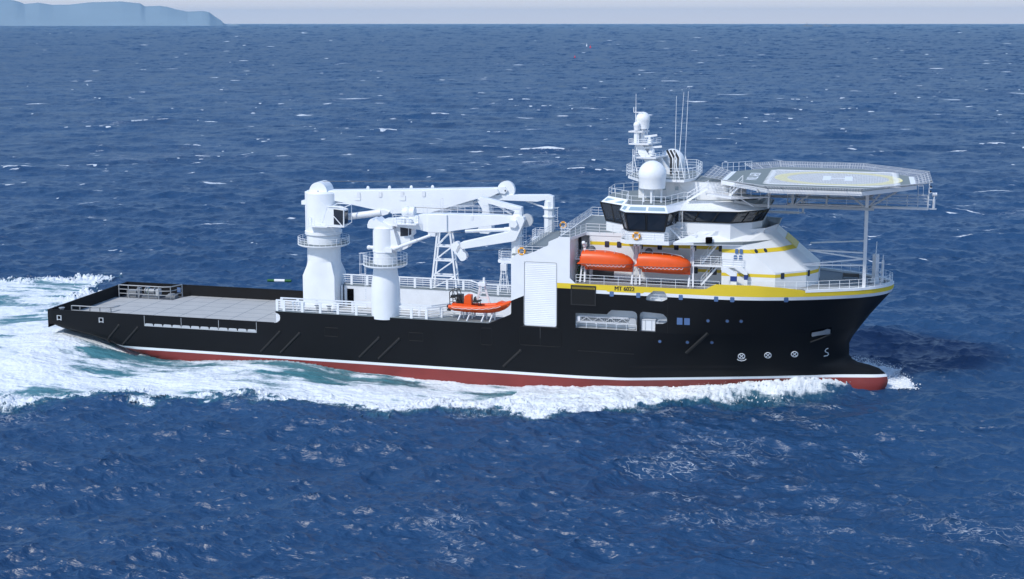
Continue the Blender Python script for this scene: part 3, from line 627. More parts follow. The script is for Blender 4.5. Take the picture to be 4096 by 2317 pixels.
m = MB(); m.box(76.42,77.9,-7.9,-5.6,15.0,15.2); m.build('gallery_deck', M['white'], ship)
rail_mb([(77.9,-7.9,15.2),(76.6,-7.9,15.2)],1.1,4,.8).build('gallery_rail', M['white'], ship)
# rails of the weather decks
fr = [(p[0],p[1]+.35,12.35) for p in level_row(12.5, 89.6, 70)]
rail_mb([(77.2,-10.8,12.45),(95.5,-10.8,12.4)],1.15,3,1.85).build('deck_rail', M['white'], ship)
path = [p for p in fr if p[0] > 98.5 and p[1] < -.4]; path = path[::3]
rail_mb([(p[0],p[1],p[2]) for p in path]+[(116.2,0,12.35)]+[(p[0],-p[1],p[2]) for p in reversed(path)],1.3,3,1.7).build('deck_rail', M['white'], ship)
rail_mb([(p[0],-p[1],p[2]) for p in fr if p[0] < 99 and p[1] < -.4][::6],1.3,3,1.7).build('deck_rail', M['white'], ship)
stz = 15.9
rail_mb([(69.5,-10.7,stz),(69.5,10.2,stz),(74.8,10.2,stz)],1.1,3,1.0).build('deck_rail', M['white'], ship)
rail_mb([(69.5,-10.75,stz),(73.3,-10.75,stz)],1.1,3,1.8).build('deck_rail', M['white'], ship)
rail_mb([(75.05,-10.7,18.3),(75.05,10.3,18.3),(79.0,10.3,18.3)],1.2,3,.9).build('deck_rail', M['white'], ship)
rail_mb([(75.05,-10.7,18.3),(76.35,-10.7,18.3),(77.45,-5.75,18.3),(82.8,-5.75,18.3)],1.2,3,1.6).build('deck_rail', M['white'], ship)
rail_mb([(82.95,-5.8,18.3),(82.95,-10.1,18.3),(83.7,-10.9,18.3),(89.0,-10.9,18.3),(89.6,-9.3,18.3),(92.3,-9.4,18.3)],1.15,4,1.9).build('wing_rail', M['white'], ship)
stair((90.6,-9.0,18.3),(88.9,-9.0,20.0),.8,'y',steps=5)
MB().box(89.0,90.6,-9.3,-8.3,19.85,19.95).build('stair_landing', M['white2'], ship)
# wheelhouse ------------------------------------------------------
Bt = [(79.6,-2.8),(82.3,-5.3),(83.25,-9.6),(83.95,-10.85),(88.5,-10.9),(89.45,-7.95),(96.45,-8.05),(99.0,-6.0),(100.1,-4.1)]
# outline of window tops (leaning out), and bottom heights
Tt = [(78.75,-2.5),(82.15,-5.5),(82.6,-9.9),(83.6,-11.75),(89.05,-11.6),(90.1,-8.6),(97.6,-8.7),(99.9,-6.6),(100.95,-5.0)]
zb0 = [19.6,19.6,19.6,19.6,19.6,20.3,20.6,20.6,20.6]; zt0 = [22.0]*6+[22.12]*3
def mir(l): return l+[(x,-y) for x,y in reversed(l)]
def dbl(l): return l+list(reversed(l))
BP, TP, ZB, ZT = mir(Bt), mir(Tt), dbl(zb0), dbl(zt0); n = len(BP)
# near starboard face windows: segment bottoms differ at the side panes
wh = MB()
for i in range(n):
    j = (i+1)%n; (x0,y0),(x1,y1) = BP[i],BP[j]
    za_, zc_ = ZB[i], ZB[j]
    if {i,j} == {4,5} or {i,j} == {n-6,n-5}: za_ = zc_ = 20.3
    if {i,j} == {5,6} or {i,j} == {n-7,n-6}: za_ = zc_ = 20.6
    wh.add([(x0,y0,18.2),(x1,y1,18.2),(x1,y1,zc_),(x0,y0,za_)], [(0,1,2,3)])
wheel = wh.build('wheelhouse', M['white'], ship)
def lerp3(a,b,t): return tuple(a[k]+(b[k]-a[k])*t for k in range(3))
frm = MB(); npane = {0:2,1:2,2:1,3:2,4:2,5:3,6:2,7:2,8:4}
panes = []
for i in range(n):
    j = (i+1)%n; k = i if i <= 8 else (n-2-i)
    za_, zc_ = ZB[i], ZB[j]
    if {i,j} == {4,5} or {i,j} == {n-6,n-5}: za_ = zc_ = 20.3
    if {i,j} == {5,6} or {i,j} == {n-7,n-6}: za_ = zc_ = 20.6
    def blerp(p, za=za_, zc=zc_):
        return p
    b0,b1 = (*BP[i],za_),(*BP[j],zc_); t0,t1 = (*TP[i],ZT[i]),(*TP[j],ZT[j])
    # raise along lean
    if za_ == 20.3 and ZB[i] == 19.6: b0 = lerp3((*BP[i],19.6),t0,(20.3-19.6)/2.4)
    if zc_ == 20.3 and ZB[j] == 19.6: b1 = lerp3((*BP[j],19.6),t1,(20.3-19.6)/2.4)
    q = [Vector(b0),Vector(b1),Vector(t1),Vector(t0)]
    nn = (q[1]-q[0]).cross(q[3]-q[0]).normalized()
    cen = sum(q, Vector())/4
    if nn.dot(cen-Vector((90,0,cen.z))) < 0: nn = -nn
    N_ = npane.get(k if k >= 0 else 0, 2)
    if i == n-1: N_ = 2
    if i == 8: N_ = 4
    fw = .16; frm.add(q, [(0,1,2,3)])
    for a,b,w in ((q[0],q[1],.2),(q[3],q[2],.16),(q[0],q[3],.18),(q[1],q[2],.18)): frm.bar(a+nn*.03,b+nn*.03,w,w*.6 if False else .1)
    for c in range(N_):
        u0,u1 = c/N_,(c+1)/N_
        P0,P1 = q[0].lerp(q[1],u0),q[0].lerp(q[1],u1); T0,T1 = q[3].lerp(q[2],u0),q[3].lerp(q[2],u1)
        if c: frm.bar(P0+nn*.05,T0+nn*.05,.14,.1)
        L_ = (P1-P0).length; e = min(.3,.12/L_); 
        qq = [P0.lerp(P1,e).lerp(T0.lerp(T1,e),.07),P1.lerp(P0,e).lerp(T1.lerp(T0,e),.07),T1.lerp(T0,e).lerp(P1.lerp(P0,e),.06),T0.lerp(T1,e).lerp(P0.lerp(P1,e),.06)]
        m = MB(); m.add([v+nn*.035 for v in qq]+[v+nn*.005 for v in qq], [(0,1,2,3),(0,4,5,1),(1,5,6,2),(2,6,7,3),(3,7,4,0)]); panes.append(m.build('window', M['glass'], wheel, fixn=True))
frm.build('window_frame', M['dark'], wheel, merge=False)
# sloping fascia and roof
Rt = [(79.7,-2.2),(82.9,-5.3),(83.2,-9.3),(84.0,-10.15),(88.5,-10.0),(90.2,-4.3),(96.9,-3.3),(98.7,-1.6),(99.5,-.6)]
RP = mir(Rt); fa = MB()
for i in range(n):
    j = (i+1)%n; a,b = (*TP[i],ZT[i]),(*TP[j],ZT[j]); c,d = (*RP[j],22.8),(*RP[i],22.8)
    fa.add([(a[0],a[1],a[2]-.06),(b[0],b[1],b[2]-.06),b,a], [(0,1,2,3)]); fa.add([a,b,c,d], [(0,1,2,3)])
fa.build('roof_fascia', M['white'], wheel)
sky = []
def fascia_win(i, us, v0=.28, v1=.72):
    a,b,c,d = Vector((*TP[i],ZT[i])),Vector((*TP[i+1],ZT[i+1])),Vector((*RP[i+1],22.8)),Vector((*RP[i],22.8)); nn = (b-a).cross(d-a).normalized(); nn = nn if nn.z > 0 else -nn
    for u0,u1 in us:
        m = MB(); q = [a.lerp(b,u0).lerp(d.lerp(c,u0),v0),a.lerp(b,u1).lerp(d.lerp(c,u1),v0),a.lerp(b,u1).lerp(d.lerp(c,u1),v1),a.lerp(b,u0).lerp(d.lerp(c,u0),v1)]
        m.add([p+nn*.02 for p in q], [(0,1,2,3)]); m.build('skylight', M['glassl'], wheel, fixn=False)
fascia_win(3, ((.05,.47),(.53,.95))); fascia_win(2, ((.2,.75),)); fascia_win(0, ((.08,.46),(.54,.92)))
MB().prism([(x,y) for x,y in RP], 22.70, 22.805).build('wheelhouse_roof', M['grey'], wheel)
MB().prism([(x*.999+.05,y*.98) for x,y in BP], 18.2, 18.3).build('bridge_floor', M['dgrey'], wheel)
# roof rails
rr = [(91.6,-4.6,22.8),(90.1,-4.6,22.8),(88.45,-9.9,22.8),(84.1,-10.0,22.8),(83.4,-9.2,22.8),(83.0,-5.4,22.8),(79.8,-2.1,22.8),(79.8,2.1,22.8),(83.0,5.4,22.8),(83.4,9.2,22.8),(84.1,10,22.8),(88.4,9.9,22.8),(90,5,22.8)]
rail_mb(rr,1.1,2,1.7).build('roof_rail', M['white'], wheel)
MB().tube([(90.05,-8.75,19.9),(90.05,-8.75,22.0)],.03,5).tube([(90.5,-8.75,19.9),(90.5,-8.75,22.0)],.03,5).build('ladder', M['white'], wheel)
m = MB(); [m.tube([(90.05,-8.76,19.95+.16*k),(90.5,-8.76,19.95+.16*k)],.022,5) for k in range(13)]; m.build('ladder_rung', M['white'], wheel)
# upper house
up = [(83.9,-3.1),(94.0,-3.1),(95.6,-2.9),(96.8,-2.2),(97.5,-1.1),(97.7,0)]
up = up+[(x,-y) for x,y in reversed(up[:-1])]
uh = MB().prism(up, 22.75, 25.2).build('upper_house', M['white'], ship)
MB().prism([(x*1.0+ (.08 if x>90 else -.08),y*1.03) for x,y in up], 25.2, 25.28).build('upper_roof', M['grey'], uh)
for x in (87.3,88.95):
    d = MB().plate(rrect(x-.38,x+.38,22.85,24.85,.1,3), [], -3.14, th=.05).build('door', M['white2'], uh); MB().box(x-.22,x+.22,-3.17,-3.13,23.95,24.45).build('door_window', M['glassl'], d)
# mast platform
pp = [(82.4,-2.5),(84.3,-6.1),(90.2,-5.6),(91.3,-3.0),(91.3,3.0),(90.2,6.1),(84.3,6.1),(82.4,2.5)]
mp = MB().prism(pp, 25.3, 25.62).build('mast_platform', M['white'], ship)
MB().prism([(x*.0+86.8+(x-86.8)*.97,y*.97) for x,y in pp], 25.62, 25.64).build('platform_floor', M['grey'], mp)
rp_ = [(86.8+(x-86.8)*1.04,y*1.04,25.6) for x,y in pp]; rail_mb(rp_,1.5,4,1.15,closed=True).build('platform_rail', M['white'], mp)
# small aft-corner platforms carrying the pedestal cranes
for s in (-1,1):
    MB().prism([(66.7,s*8.2),(66.7,s*10.3),(67.3,s*10.9),(68.7,s*10.9),(68.7,s*8.2)], 14.65, 15.0).build('crane_platform', M['white'], ship)
    rail_mb([(68.5,s*8.3,15.0),(66.8,s*8.3,15.0),(66.8,s*10.2,15.0),(67.3,s*10.8,15.0),(68.6,s*10.8,15.0)],1.2,4,.9).build('platform_rail', M['white'], ship)
# =================================================================== DECK GEAR: things of their own
def loftrings(m, rings, smooth=True, caps=True):
    n = len(rings[0]); vs = [p for r in rings for p in r]
    m.add(vs, [(i*n+k, i*n+(k+1)%n, (i+1)*n+(k+1)%n, (i+1)*n+k) for i in range(len(rings)-1) for k in range(n)], smooth)
    if caps: m.add(rings[0], [tuple(reversed(range(n)))]); m.add(rings[-1], [tuple(range(n))])
    return m
def circ(c, r, z, n=40): return [(c[0]+r*math.cos(2*math.pi*k/n), c[1]+r*math.sin(2*math.pi*k/n), z) for k in range(n)]
def ring_platform(c, r0, r1, z, par, h=1.05):
    m = MB(); m.lathe([(r0,z-.22),(r1-.35,z-.22),(r1,z-.02),(r1,z+.12),(r0,z+.12)], c, 48, smooth=False); p = m.build('service_platform', M['white'], par)
    MB().lathe([(r0,z+.127),(r1-.08,z+.127)], c, 48, caps=False).build('platform_grating', M['grey'], p, fixn=False)
    P = [(c[0]+(r1-.05)*math.cos(2*math.pi*k/28), c[1]+(r1-.05)*math.sin(2*math.pi*k/28), z+.1) for k in range(28)]
    rail_mb(P, h, 3, 1.6, closed=True).build('platform_rail', M['white'], p); return p
# ---- main crane, port side
cx, cy = 34.25, 9.4
cr = thing('offshore_crane', 'tall white offshore crane on the far side with square tapered base and long box boom', 'crane', (cx,cy,3.3))
x0,x1,y0,y1 = 31.75,36.8,7.0,11.7; n = 40; rect = []
for k in range(n):
    a = 2*math.pi*k/n; c_, s_ = math.cos(a), math.sin(a); t = 1/max(abs(c_),abs(s_)); rect.append((c_*t, s_*t))
def rr_(z, f=1): return [((x0+x1)/2+(x1-x0)/2*u*f, (y0+y1)/2+(y1-y0)/2*v*f, z) for u,v in rect]
m = MB(); a, b = rr_(3.2), rr_(8.15); corners = [k for k in range(n) if abs(abs(rect[k][0])-1)<1e-6 and abs(abs(rect[k][1])-1)<1e-6]
loftrings(m, [a,b], False, False); loftrings(m, [b, circ((cx,cy),2.5,10.3)], True, False)
m.build('base', M['white'], cr, merge=True)
m = MB(); m.lathe([(2.5,10.2),(2.5,14.1),(2.62,14.15),(2.78,14.3),(2.78,14.75),(2.6,14.85)], (cx,cy), 48); m.build('pedestal', M['white'], cr)
ring_platform((cx,cy), 2.45, 3.9, 12.75, cr, 1.0)
m = MB(); m.lathe([(2.6,14.8),(2.6,20.5),(2.4,20.75),(.1,20.8)], (cx,cy), 48); m.box(31.0,31.9,8.8,10,18.6,19.2); m.box(31.55,31.75,8.9,9.1,14,20.6); m.build('slewing_column', M['white'], cr)
m = MB(); m.disc((34.1,20.75), 1.4, 7.9, 10.6, 36); sv = m.build('top_sheave', M['white'], cr); MB().disc((34.1,20.75),.14,7.86,7.9,12).build('sheave_pin', M['dgrey'], sv)
bm_ = [(32.75,20.6),(32.8,20.0),(33.4,19.75),(36.2,19.45),(44.8,17.95),(45.6,17.8),(51.3,18.05),(57.0,19.9),(58.9,20.5),(60.6,20.75),(61.9,21.4),(61.6,21.9),(60.9,21.98),(48,21.4),(36,20.9),(33.6,20.75)]
bo = MB().slab(bm_, 8.2, 10.5).build('main_boom', M['white'], cr, bevel=.06)
m = MB(); m.box(36.2,60.8,8.12,8.2,20.5,20.62) if False else None
for x in (41.1,44.5,47.9,51.2):
    zt = 20.9+(x-36)*.0433; m.slab([(x-.25,zt-.05),(x+.25,zt-.05),(x+.2,zt+.25),(x+.08,zt+.4),(x-.08,zt+.4),(x-.2,zt+.25)], 10.2, 10.4); m.plate(rrect(x-.95,x-.45,zt-1.05,zt-.25,.1,2), [], 8.16, th=.06)
m.build('boom_bracket', M['white2'], bo)
for c, z in (((40.2,19.7),0),((47.2,19.9),0)): MB().plate(rrect(c[0]-.5,c[0]+.5,c[1]-.1,c[1]+.75,.15,2), [], 8.17, th=.05).build('boom_stiffener', M['white'], bo)
MB().disc((33.4,20.2),.16,8.15,8.22,12).build('hinge_pin', M['dgrey'], bo)
m = MB(); m.disc((62.7,21.75),1.28,9.0,9.7,36); k_ = m.build('tip_sheave', M['white'], cr); MB().slab([(60.8,21.5),(62.6,21.2),(63.0,21.7),(62.6,22.2),(61.0,22.1)], 8.6,8.95).build('sheave_arm', M['white'], k_); MB().disc((62.7,21.7),.13,8.55,8.6,12).build('sheave_pin', M['dgrey'], k_)
m = MB(); m.tube([(36.4,8.3,16.75),(43.9,8.3,17.9)], .5, 20); m.tube([(43.9,8.3,17.9),(45.3,8.3,18.1)], .2, 12); m.build('luffing_cylinder', M['lgrey'] if False else M['white2'], cr)
MB().slab([(43.9,18.3),(44.4,18.35),(45.2,18.1),(45.0,17.75),(44.2,17.5),(43.9,17.6)], 8.0, 8.6).build('cylinder_lug', M['white'], cr)
m = MB(); m.tube([(51.6,9.2,18.15),(57.8,9.2,19.75)], .42, 18); m.tube([(57.8,9.2,19.75),(59.2,9.2,20.15)], .2, 12); m.build('jib_cylinder', M['white2'], cr)
jb = MB().slab([(58.3,21.2),(60.3,21.0),(60.2,19.8),(60.6,17.0),(60.7,15.9),(60.2,15.3),(58.9,15.35),(58.5,15.9),(58.9,16.5),(59.3,18.8),(58.6,19.9)], 8.5,10.2).build('folded_jib', M['white'], cr, bevel=.05)
MB().slab([(54.6,16.5),(58.9,16.9),(58.9,16.2),(55.5,15.9)], 8.8,9.8).build('jib_tip', M['white'], cr)
MB().tube([(34.1,9.3,22.13),(62.7,9.35,23.02)], .035, 6).build('hoist_wire', M['wire'], cr)
MB().tube([(50.8,9.4,15.15),(60,9.4,15.3)], .03, 6).build('lower_wire', M['wire'], cr)
cab = MB().slab([(36.0,16.0),(38.9,16.0),(38.95,18.4),(38.0,18.75),(36.6,18.8),(36.0,17.6)], 5.9,7.6).build('operator_cab', M['white'], cr)
MB().plate([(37.35,16.25),(38.75,16.2),(38.8,18.35),(37.35,18.5)], [], 5.87, th=.04).build('cab_window', M['glass'], cab)
MB().box(38.93,38.99,6.1,7.4,16.3,18.2).build('cab_window', M['glass'], cab)
m = MB()
for pts in ([(36.2,5.8,18.9),(38.95,5.8,18.8),(38.95,5.8,15.9)], [(37.4,7.4,19.2),(39.7,7.0,19.15),(39.7,7.0,16.5),(38.95,5.8,15.9)], [(38.95,5.8,18.8),(39.7,7.0,19.15)], [(35.2,6.0,19.7),(38.8,5.75,15.95)], [(36.3,5.9,18.8),(35.3,6.4,16.2)], [(37.4,7.4,19.2),(37.0,5.9,18.85)], [(36.2,5.8,15.9),(38.95,5.8,15.9)]): m.tube(pts, .07, 6)
m.build('guard_frame', M['white'], cab)
m = MB(); m.box(33.3,36.3,5.9,7.2,15.7,15.9); pl_ = m.build('cab_platform', M['white'], cr); rail_mb([(33.3,6.9,15.9),(33.3,5.95,15.9),(36.1,5.95,15.9)],1.1,3,1.0).build('platform_rail', M['white'], pl_)
# ---- second crane, starboard side
cx, cy = 50.8, -9.4
c2 = thing('deck_crane', 'white knuckle boom crane with round column standing at the near hull side', 'crane', (cx,cy,6.3))
m = MB(); m.lathe([(1.95,6.3),(1.97,8.5),(1.93,10.3),(1.85,11.2),(1.7,12.2),(1.6,13.1),(1.58,15.2),(1.66,15.3),(1.66,15.5)], (cx,cy), 48); m.build('pedestal', M['white'], c2)
ring_platform((cx,cy), 1.5, 3.0, 13.55, c2, 1.25)
m = MB(); m.lathe([(1.62,15.5),(1.6,18.55)], (cx,cy), 40); m.slab([(49.15,18.5),(48.8,18.55),(48.75,18.95),(48.95,19.5),(49.2,19.75),(49.5,19.75),(49.7,19.5),(50.0,19.9),(50.4,19.55),(51.3,19.2),(52.3,18.75),(52.3,18.5)], -10.6,-8.3); m.slab([(51.3,18.5),(52.4,18.5),(53.2,15.5),(51.5,15.5)], -10.5,-8.5); m.box(51.2,52.3,-11.0,-10.5,15.4,16.0); m.build('slewing_column', M['white'], c2)
m = MB(); m.sphere((48.6,-9.6,15.75),.32,12,8); m.tube([(48.6,-9.6,15.75),(49.4,-9.5,15.75)],.26,10); m.build('slew_motor', M['white2'], c2)
b2 = [(51.0,19.75),(51.9,19.8),(56,20.5),(57.2,20.65),(59.8,20.72),(69.7,20.84),(69.6,20.2),(68.7,19.95),(59.8,18.4),(58.2,18.22),(57.2,18.22),(55.9,18.5),(51.9,18.9),(50.8,19.1)]
bo = MB().slab(b2, -10.25,-8.6).build('main_boom', M['white'], c2, bevel=.05)
MB().slab([(57.2,20.6),(59.8,20.68),(59.8,18.42),(58.2,18.24),(57.2,18.24)], -10.5,-10.24).build('boom_stiffener', M['white'], bo, bevel=.03)
m = MB(); m.box(63.0,63.35,-10.3,-10.2,20.1,20.6); m.disc((63.2,20.85),.14,-10.0,-9.9,12); m.build('boom_bracket', M['white2'], bo)
m = MB(); m.box(52.7,55.8,-11.3,-10.2,19.25,19.42); m.box(53.3,54.1,-11.1,-10.4,19.42,20.0); m.box(54.4,55.0,-11.1,-10.4,19.42,20.0); pl_ = m.build('winch_platform', M['white'], c2)
rail_mb([(52.7,-10.3,19.42),(52.7,-11.25,19.42),(55.8,-11.25,19.42),(55.8,-10.3,19.42)],1.05,3,1.0).build('platform_rail', M['white'], pl_)
m = MB(); m.sphere((54.1,-9.8,20.75),.8,20,12,(1,1,.95)); m.tube([(54.6,-9.8,20.8),(55.2,-9.8,20.8)],.72,18); m.build('hoist_winch', M['white'], c2)
jp = [(70.2,20.75),(70.35,20.35),(70.1,19.7),(69.2,17.7),(68.9,17.55),(62,16.25),(61.7,16.5),(61.7,17.1),(67.6,18.65),(68.1,18.75),(68.35,19.0),(68.5,19.9),(69.3,20.85)]
MB().slab(jp, -10.7,-9.3).build('folded_jib', M['white'], c2, bevel=.05)
m = MB(); m.disc((70.35,20.2),.85,-9.7,-9.2,28); m.build('knuckle_sheave', M['lgrey'], c2)
MB().slab([(68.4,20.3),(69.3,20.35),(69.5,19.8),(69.2,19.4),(68.4,19.5)], -11.1,-10.6).build('knuckle_block', M['white'], c2)
m = MB(); P=[]
for k in range(13): a = math.pi*k/12+math.radians(70-0); P.append((61.05+.68*math.cos(a+math.radians(0)), 16.45+.68*math.sin(a)))
for k in range(13): a = math.pi*k/12+math.radians(250); P.append((61.85+.62*math.cos(a), 15.25+.62*math.sin(a)))
m.slab(P, -10.5,-9.5); hb_ = m.build('hook_block', M['white'], c2, bevel=.03); MB().slab([(61.3,16.6),(61.6,16.9),(61.75,16.6),(61.2,15.7),(61.0,15.9)], -10.56,-10.45).build('block_plate', M['lgrey'], hb_)
m = MB(); m.tube([(52.4,-10.75,15.85),(55.8,-10.75,17.2)],.24,14); m.tube([(55.8,-10.75,17.2),(57.5,-10.4,17.85)],.2,12); m.box(57.2,58.2,-10.5,-9.5,17.75,18.3); m.build('luffing_cylinder', M['white2'], c2)
m = MB(); m.tube([(62.2,-10.0,18.55),(67.5,-10.0,18.95)],.24,14); m.tube([(67.5,-10,18.95),(68.6,-10,19.05)],.32,12); m.build('jib_cylinder', M['white2'], c2)
cab = MB().slab([(52.4,19.0),(54.6,19.0),(54.75,17.7),(54.3,17.3),(54.5,16.8),(54.0,15.9),(53.2,15.5),(52.4,15.6)], -9.6,-8.0).build('operator_cab', M['white'], c2)
MB().plate([(53.05,17.45),(54.15,17.55),(54.15,18.9),(53.05,18.95)], [], -9.64, th=.05).build('cab_window', M['glass'], cab)
MB().plate([(54.25,17.6),(54.6,17.75),(54.58,18.85),(54.25,18.85)], [], -9.63, th=.04).build('cab_window', M['glassd'], cab)
m = MB(); rail_mb([(51.7,-8.9,19.8),(54.9,-8.8,20.3),(56,-8.8,20.55),(69.5,-8.8,20.85)],1.05,2,2.0,mb=m); rail_mb([(57.0,-10.15,20.65),(69.5,-10.15,20.85)],1.05,2,2.2,mb=m,r=.022); m.tube([(58.6,-9.5,20.7),(58.6,-9.5,22.6),(59.0,-9.5,22.7),(59.0,-9.5,20.7)],.03,5); m.build('boom_rail', M['white2'], bo)
MB().tube([(55.0,-9.9,21.45),(59.0,-9.9,21.4),(69.8,-9.6,20.9)],.03,6).build('hoist_wire', M['wire'], c2)
MB().tube([(62.3,-10,15.9),(68.3,-9.8,16.35)],.03,6).build('lower_wire', M['wire'], c2)
m = MB()
for y in (-9.15,-9.55): m.tube([(47.9,y,8.6),(47.9,y,14.9)],.03,5)
for k in range(20): m.tube([(47.9,-9.15,8.7+.31*k),(47.9,-9.55,8.7+.31*k)],.022,5)
for z in (12.0,13.4,14.9): m.tube([(47.9,-9.0,z),(47.2,-9.05,z),(47.15,-9.65,z),(47.9,-9.7,z)],.025,5)
for y in (-9.1,-9.6): m.tube([(47.2,y,12.0),(47.2,y,14.9)],.025,5)
m.build('ladder', M['white'], c2)
# ---- pedestal cranes on the aft corners of the house
def ped(s, lab, arm, cyl):
    x, y = 69.0, s*9.4
    t = thing('pedestal_crane', lab, 'crane', (x,y,15.0), 'small cranes on the aft corners of the superstructure')
    m = MB(); m.lathe([(.74,15.0),(.74,18.0),(.95,18.02),(.95,18.15),(.74,18.17),(.74,19.2),(.95,19.22),(.95,19.35),(.72,19.37),(.72,20.3)], (x,y), 8, smooth=False); m.build('column', M['white'], t)
    MB().slab(arm, y-.55, y+.55).build('boom', M['white'], t, bevel=.04)
    MB().tube(cyl, .13, 10).build('cylinder', M['white2'], t)
    m = MB()
    for dx in (.85,1.25):
        m.tube([(x+dx,y,16.2 if dx<1 else 16.6),(x+dx,y,19.4)],.025,5)
    for k in range(9): m.tube([(x+.85,y,16.7+.32*k),(x+1.25,y,16.7+.32*k)],.02,5)
    for z in (17.4,19.4): m.tube([(x+.7,y-.3,z),(x+1.4,y-.3,z),(x+1.4,y+.3,z),(x+.7,y+.3,z)],.025,5)
    m.build('ladder', M['white'], t)
ped(1,'white pedestal crane at the far aft corner of the superstructure, its boom level', [(59.6,20.95),(66,21.15),(69.0,21.25),(69.7,21.0),(69.75,19.2),(68.3,19.25),(68.55,20.5),(67.3,20.2),(59.8,20.25),(58.6,20.75)], [(65.6,9.4,20.2),(68.3,9.4,19.35)])
ped(-1,'white pedestal crane at the near aft corner of the superstructure, boom tilted up', [(64.35,23.1),(69.3,22.0),(69.75,21.9),(69.8,20.2),(68.3,20.2),(68.85,21.4),(66.5,22.0),(64.2,22.55),(63.8,22.85)], [(66.3,-9.4,22.1),(68.3,-9.4,20.9)])
# ---- lattice boom rest
t = thing('lattice_tower', 'white lattice steel tower rising behind the port railing under the long crane boom', 'tower', (53,10.3,6.65))
m = MB(); lv_ = [6.6,8.6,10.9,13.0,15.2,17.9]
def leg(sx, sy, z): f = (z-6.6)/(17.9-6.6); return Vector((53.05+sx*(1.95-1.3*f), 10.3+sy*(.72-.15*f), z))
for sx in (-1,1):
    for sy in (-1,1): m.bar(leg(sx,sy,6.6), leg(sx,sy,17.9), .24,.24)
m.build('leg', M['white'], t)
m = MB()
for z in lv_[1:]:
    c4 = [leg(-1,-1,z),leg(1,-1,z),leg(1,1,z),leg(-1,1,z)]
    for a,b in zip(c4,c4[1:]+c4[:1]): m.bar(a,b,.16,.2)
for z0,z1 in zip(lv_[:-1],lv_[1:]):
    for sy in (-1,1): m.bar(leg(-1,sy,z0),leg(1,sy,z1),.13,.16)
m.build('bracing', M['white'], t)
# ---- lifeboats
def lifeboat(dx, lab):
    t = thing('lifeboat', lab, 'lifeboat', (81.0+dx,-9.25,14.0), 'orange lifeboats hanging in the boat recess'); cy = -9.25
    XS = [77.72,77.8,78.6,80.0,81.5,82.6,83.4,83.9,84.2,84.36]; hw = [1.25,1.32,1.36,1.38,1.36,1.26,1.05,.78,.45,.08]; zt = [16.45,16.55,16.62,16.62,16.52,16.35,16.12,15.85,15.6,15.3]; zk = [14.75,14.6,14.35,14.12,14.05,14.05,14.1,14.25,14.6,14.95]
    hull, top = MB(), MB(); gr = 15.0
    rh, rt = [], []
    for x,w,a,b in zip(XS,hw,zt,zk):
        x += dx; g_ = gr+(.06*(x-dx-77.7)/6.6)
        rh.append([(x, cy+w*math.cos(th)*(1.0), min(g_, g_-(g_-b)*math.sin(th)**.8)) for th in [math.pi*k/14 for k in range(15)]])
        rt.append([(x, cy+w*math.copysign(abs(math.cos(th))**.62,math.cos(th)), g_+max(0,(a-g_))*abs(math.sin(th))**.7) for th in [math.pi*k/18 for k in range(19)]])
    hull.grid(rh); hull.add(rh[0],[tuple(range(15))]); top.grid(rt); top.add(rt[0],[tuple(range(19))])
    hull.slab([(79.0+dx,14.4),(84.25+dx,14.9),(84.3+dx,13.98),(81.5+dx,13.98),(78.3+dx,14.1)], cy-.07, cy+.07); hull.slab([(78.0+dx,14.9),(78.5+dx,14.9),(78.5+dx,14.1),(78.15+dx,14.1)], cy-.3,cy+.3)
    h = hull.build('hull', M['orange'], t); c = top.build('canopy', M['orange'], t)
    m = MB(); m.slab([(77.75+dx,15.9),(77.55+dx,15.85),(77.55+dx,15.2),(77.2+dx,14.98),(77.2+dx,14.88),(77.75+dx,14.9)], cy-.9,cy+.9); m.build('stern_step', M['orange'], t)
    m = MB(); P = [(x+dx, cy-w*1.01, gr+.06*(x-77.7)/6.6) for x,w in zip(XS,hw)]; Q = [(x, 2*cy-y, z) for x,y,z in P]; m.tube(P,.035,6); m.tube(Q,.035,6); m.build('rubbing_strip', M['dgrey'], h)
    m = MB(); P = []
    for k in range(81):
        u = k/80; x = 78.5+5.0*u; w = np.interp(x, XS, hw); sc = abs(math.sin(math.pi*10*u)); z = gr-.03-.22*sc; P.append((x+dx, cy-w*(1.0-.05*sc)-.04, z))
    m.tube(P,.028,5); m.build('grab_line', M['white'], h)
    m = MB(); m.lathe([(.52,16.5),(.5,16.75),(.4,17.0),(.2,17.14),(.02,17.18)], (78.95+dx,cy), 20); m.build('conning_dome', M['dgrey'], c)
    m = MB(); m.tube([(78.1+dx,cy-.75,16.55),(78.2+dx,cy-.7,16.8),(81+dx,cy-.7,16.8),(83.2+dx,cy-.55,16.45),(83.5+dx,cy-.5,16.2)],.03,5); [m.tube([(x+dx,cy-.7,16.4),(x+dx,cy-.7,16.8)],.025,5) for x in (79.5,80.8,82.0)]; m.build('grab_rail', M['white'], c)
    m = MB(); m.plate(rrect(79.3+dx,79.8+dx,15.9,16.2,.06,2),[],cy-.0) if False else None
    return t
lifeboat(0,'orange enclosed lifeboat with grey dome, the one nearer the stern')
lifeboat(7.38,'orange enclosed lifeboat with grey dome, the one nearer the bow')
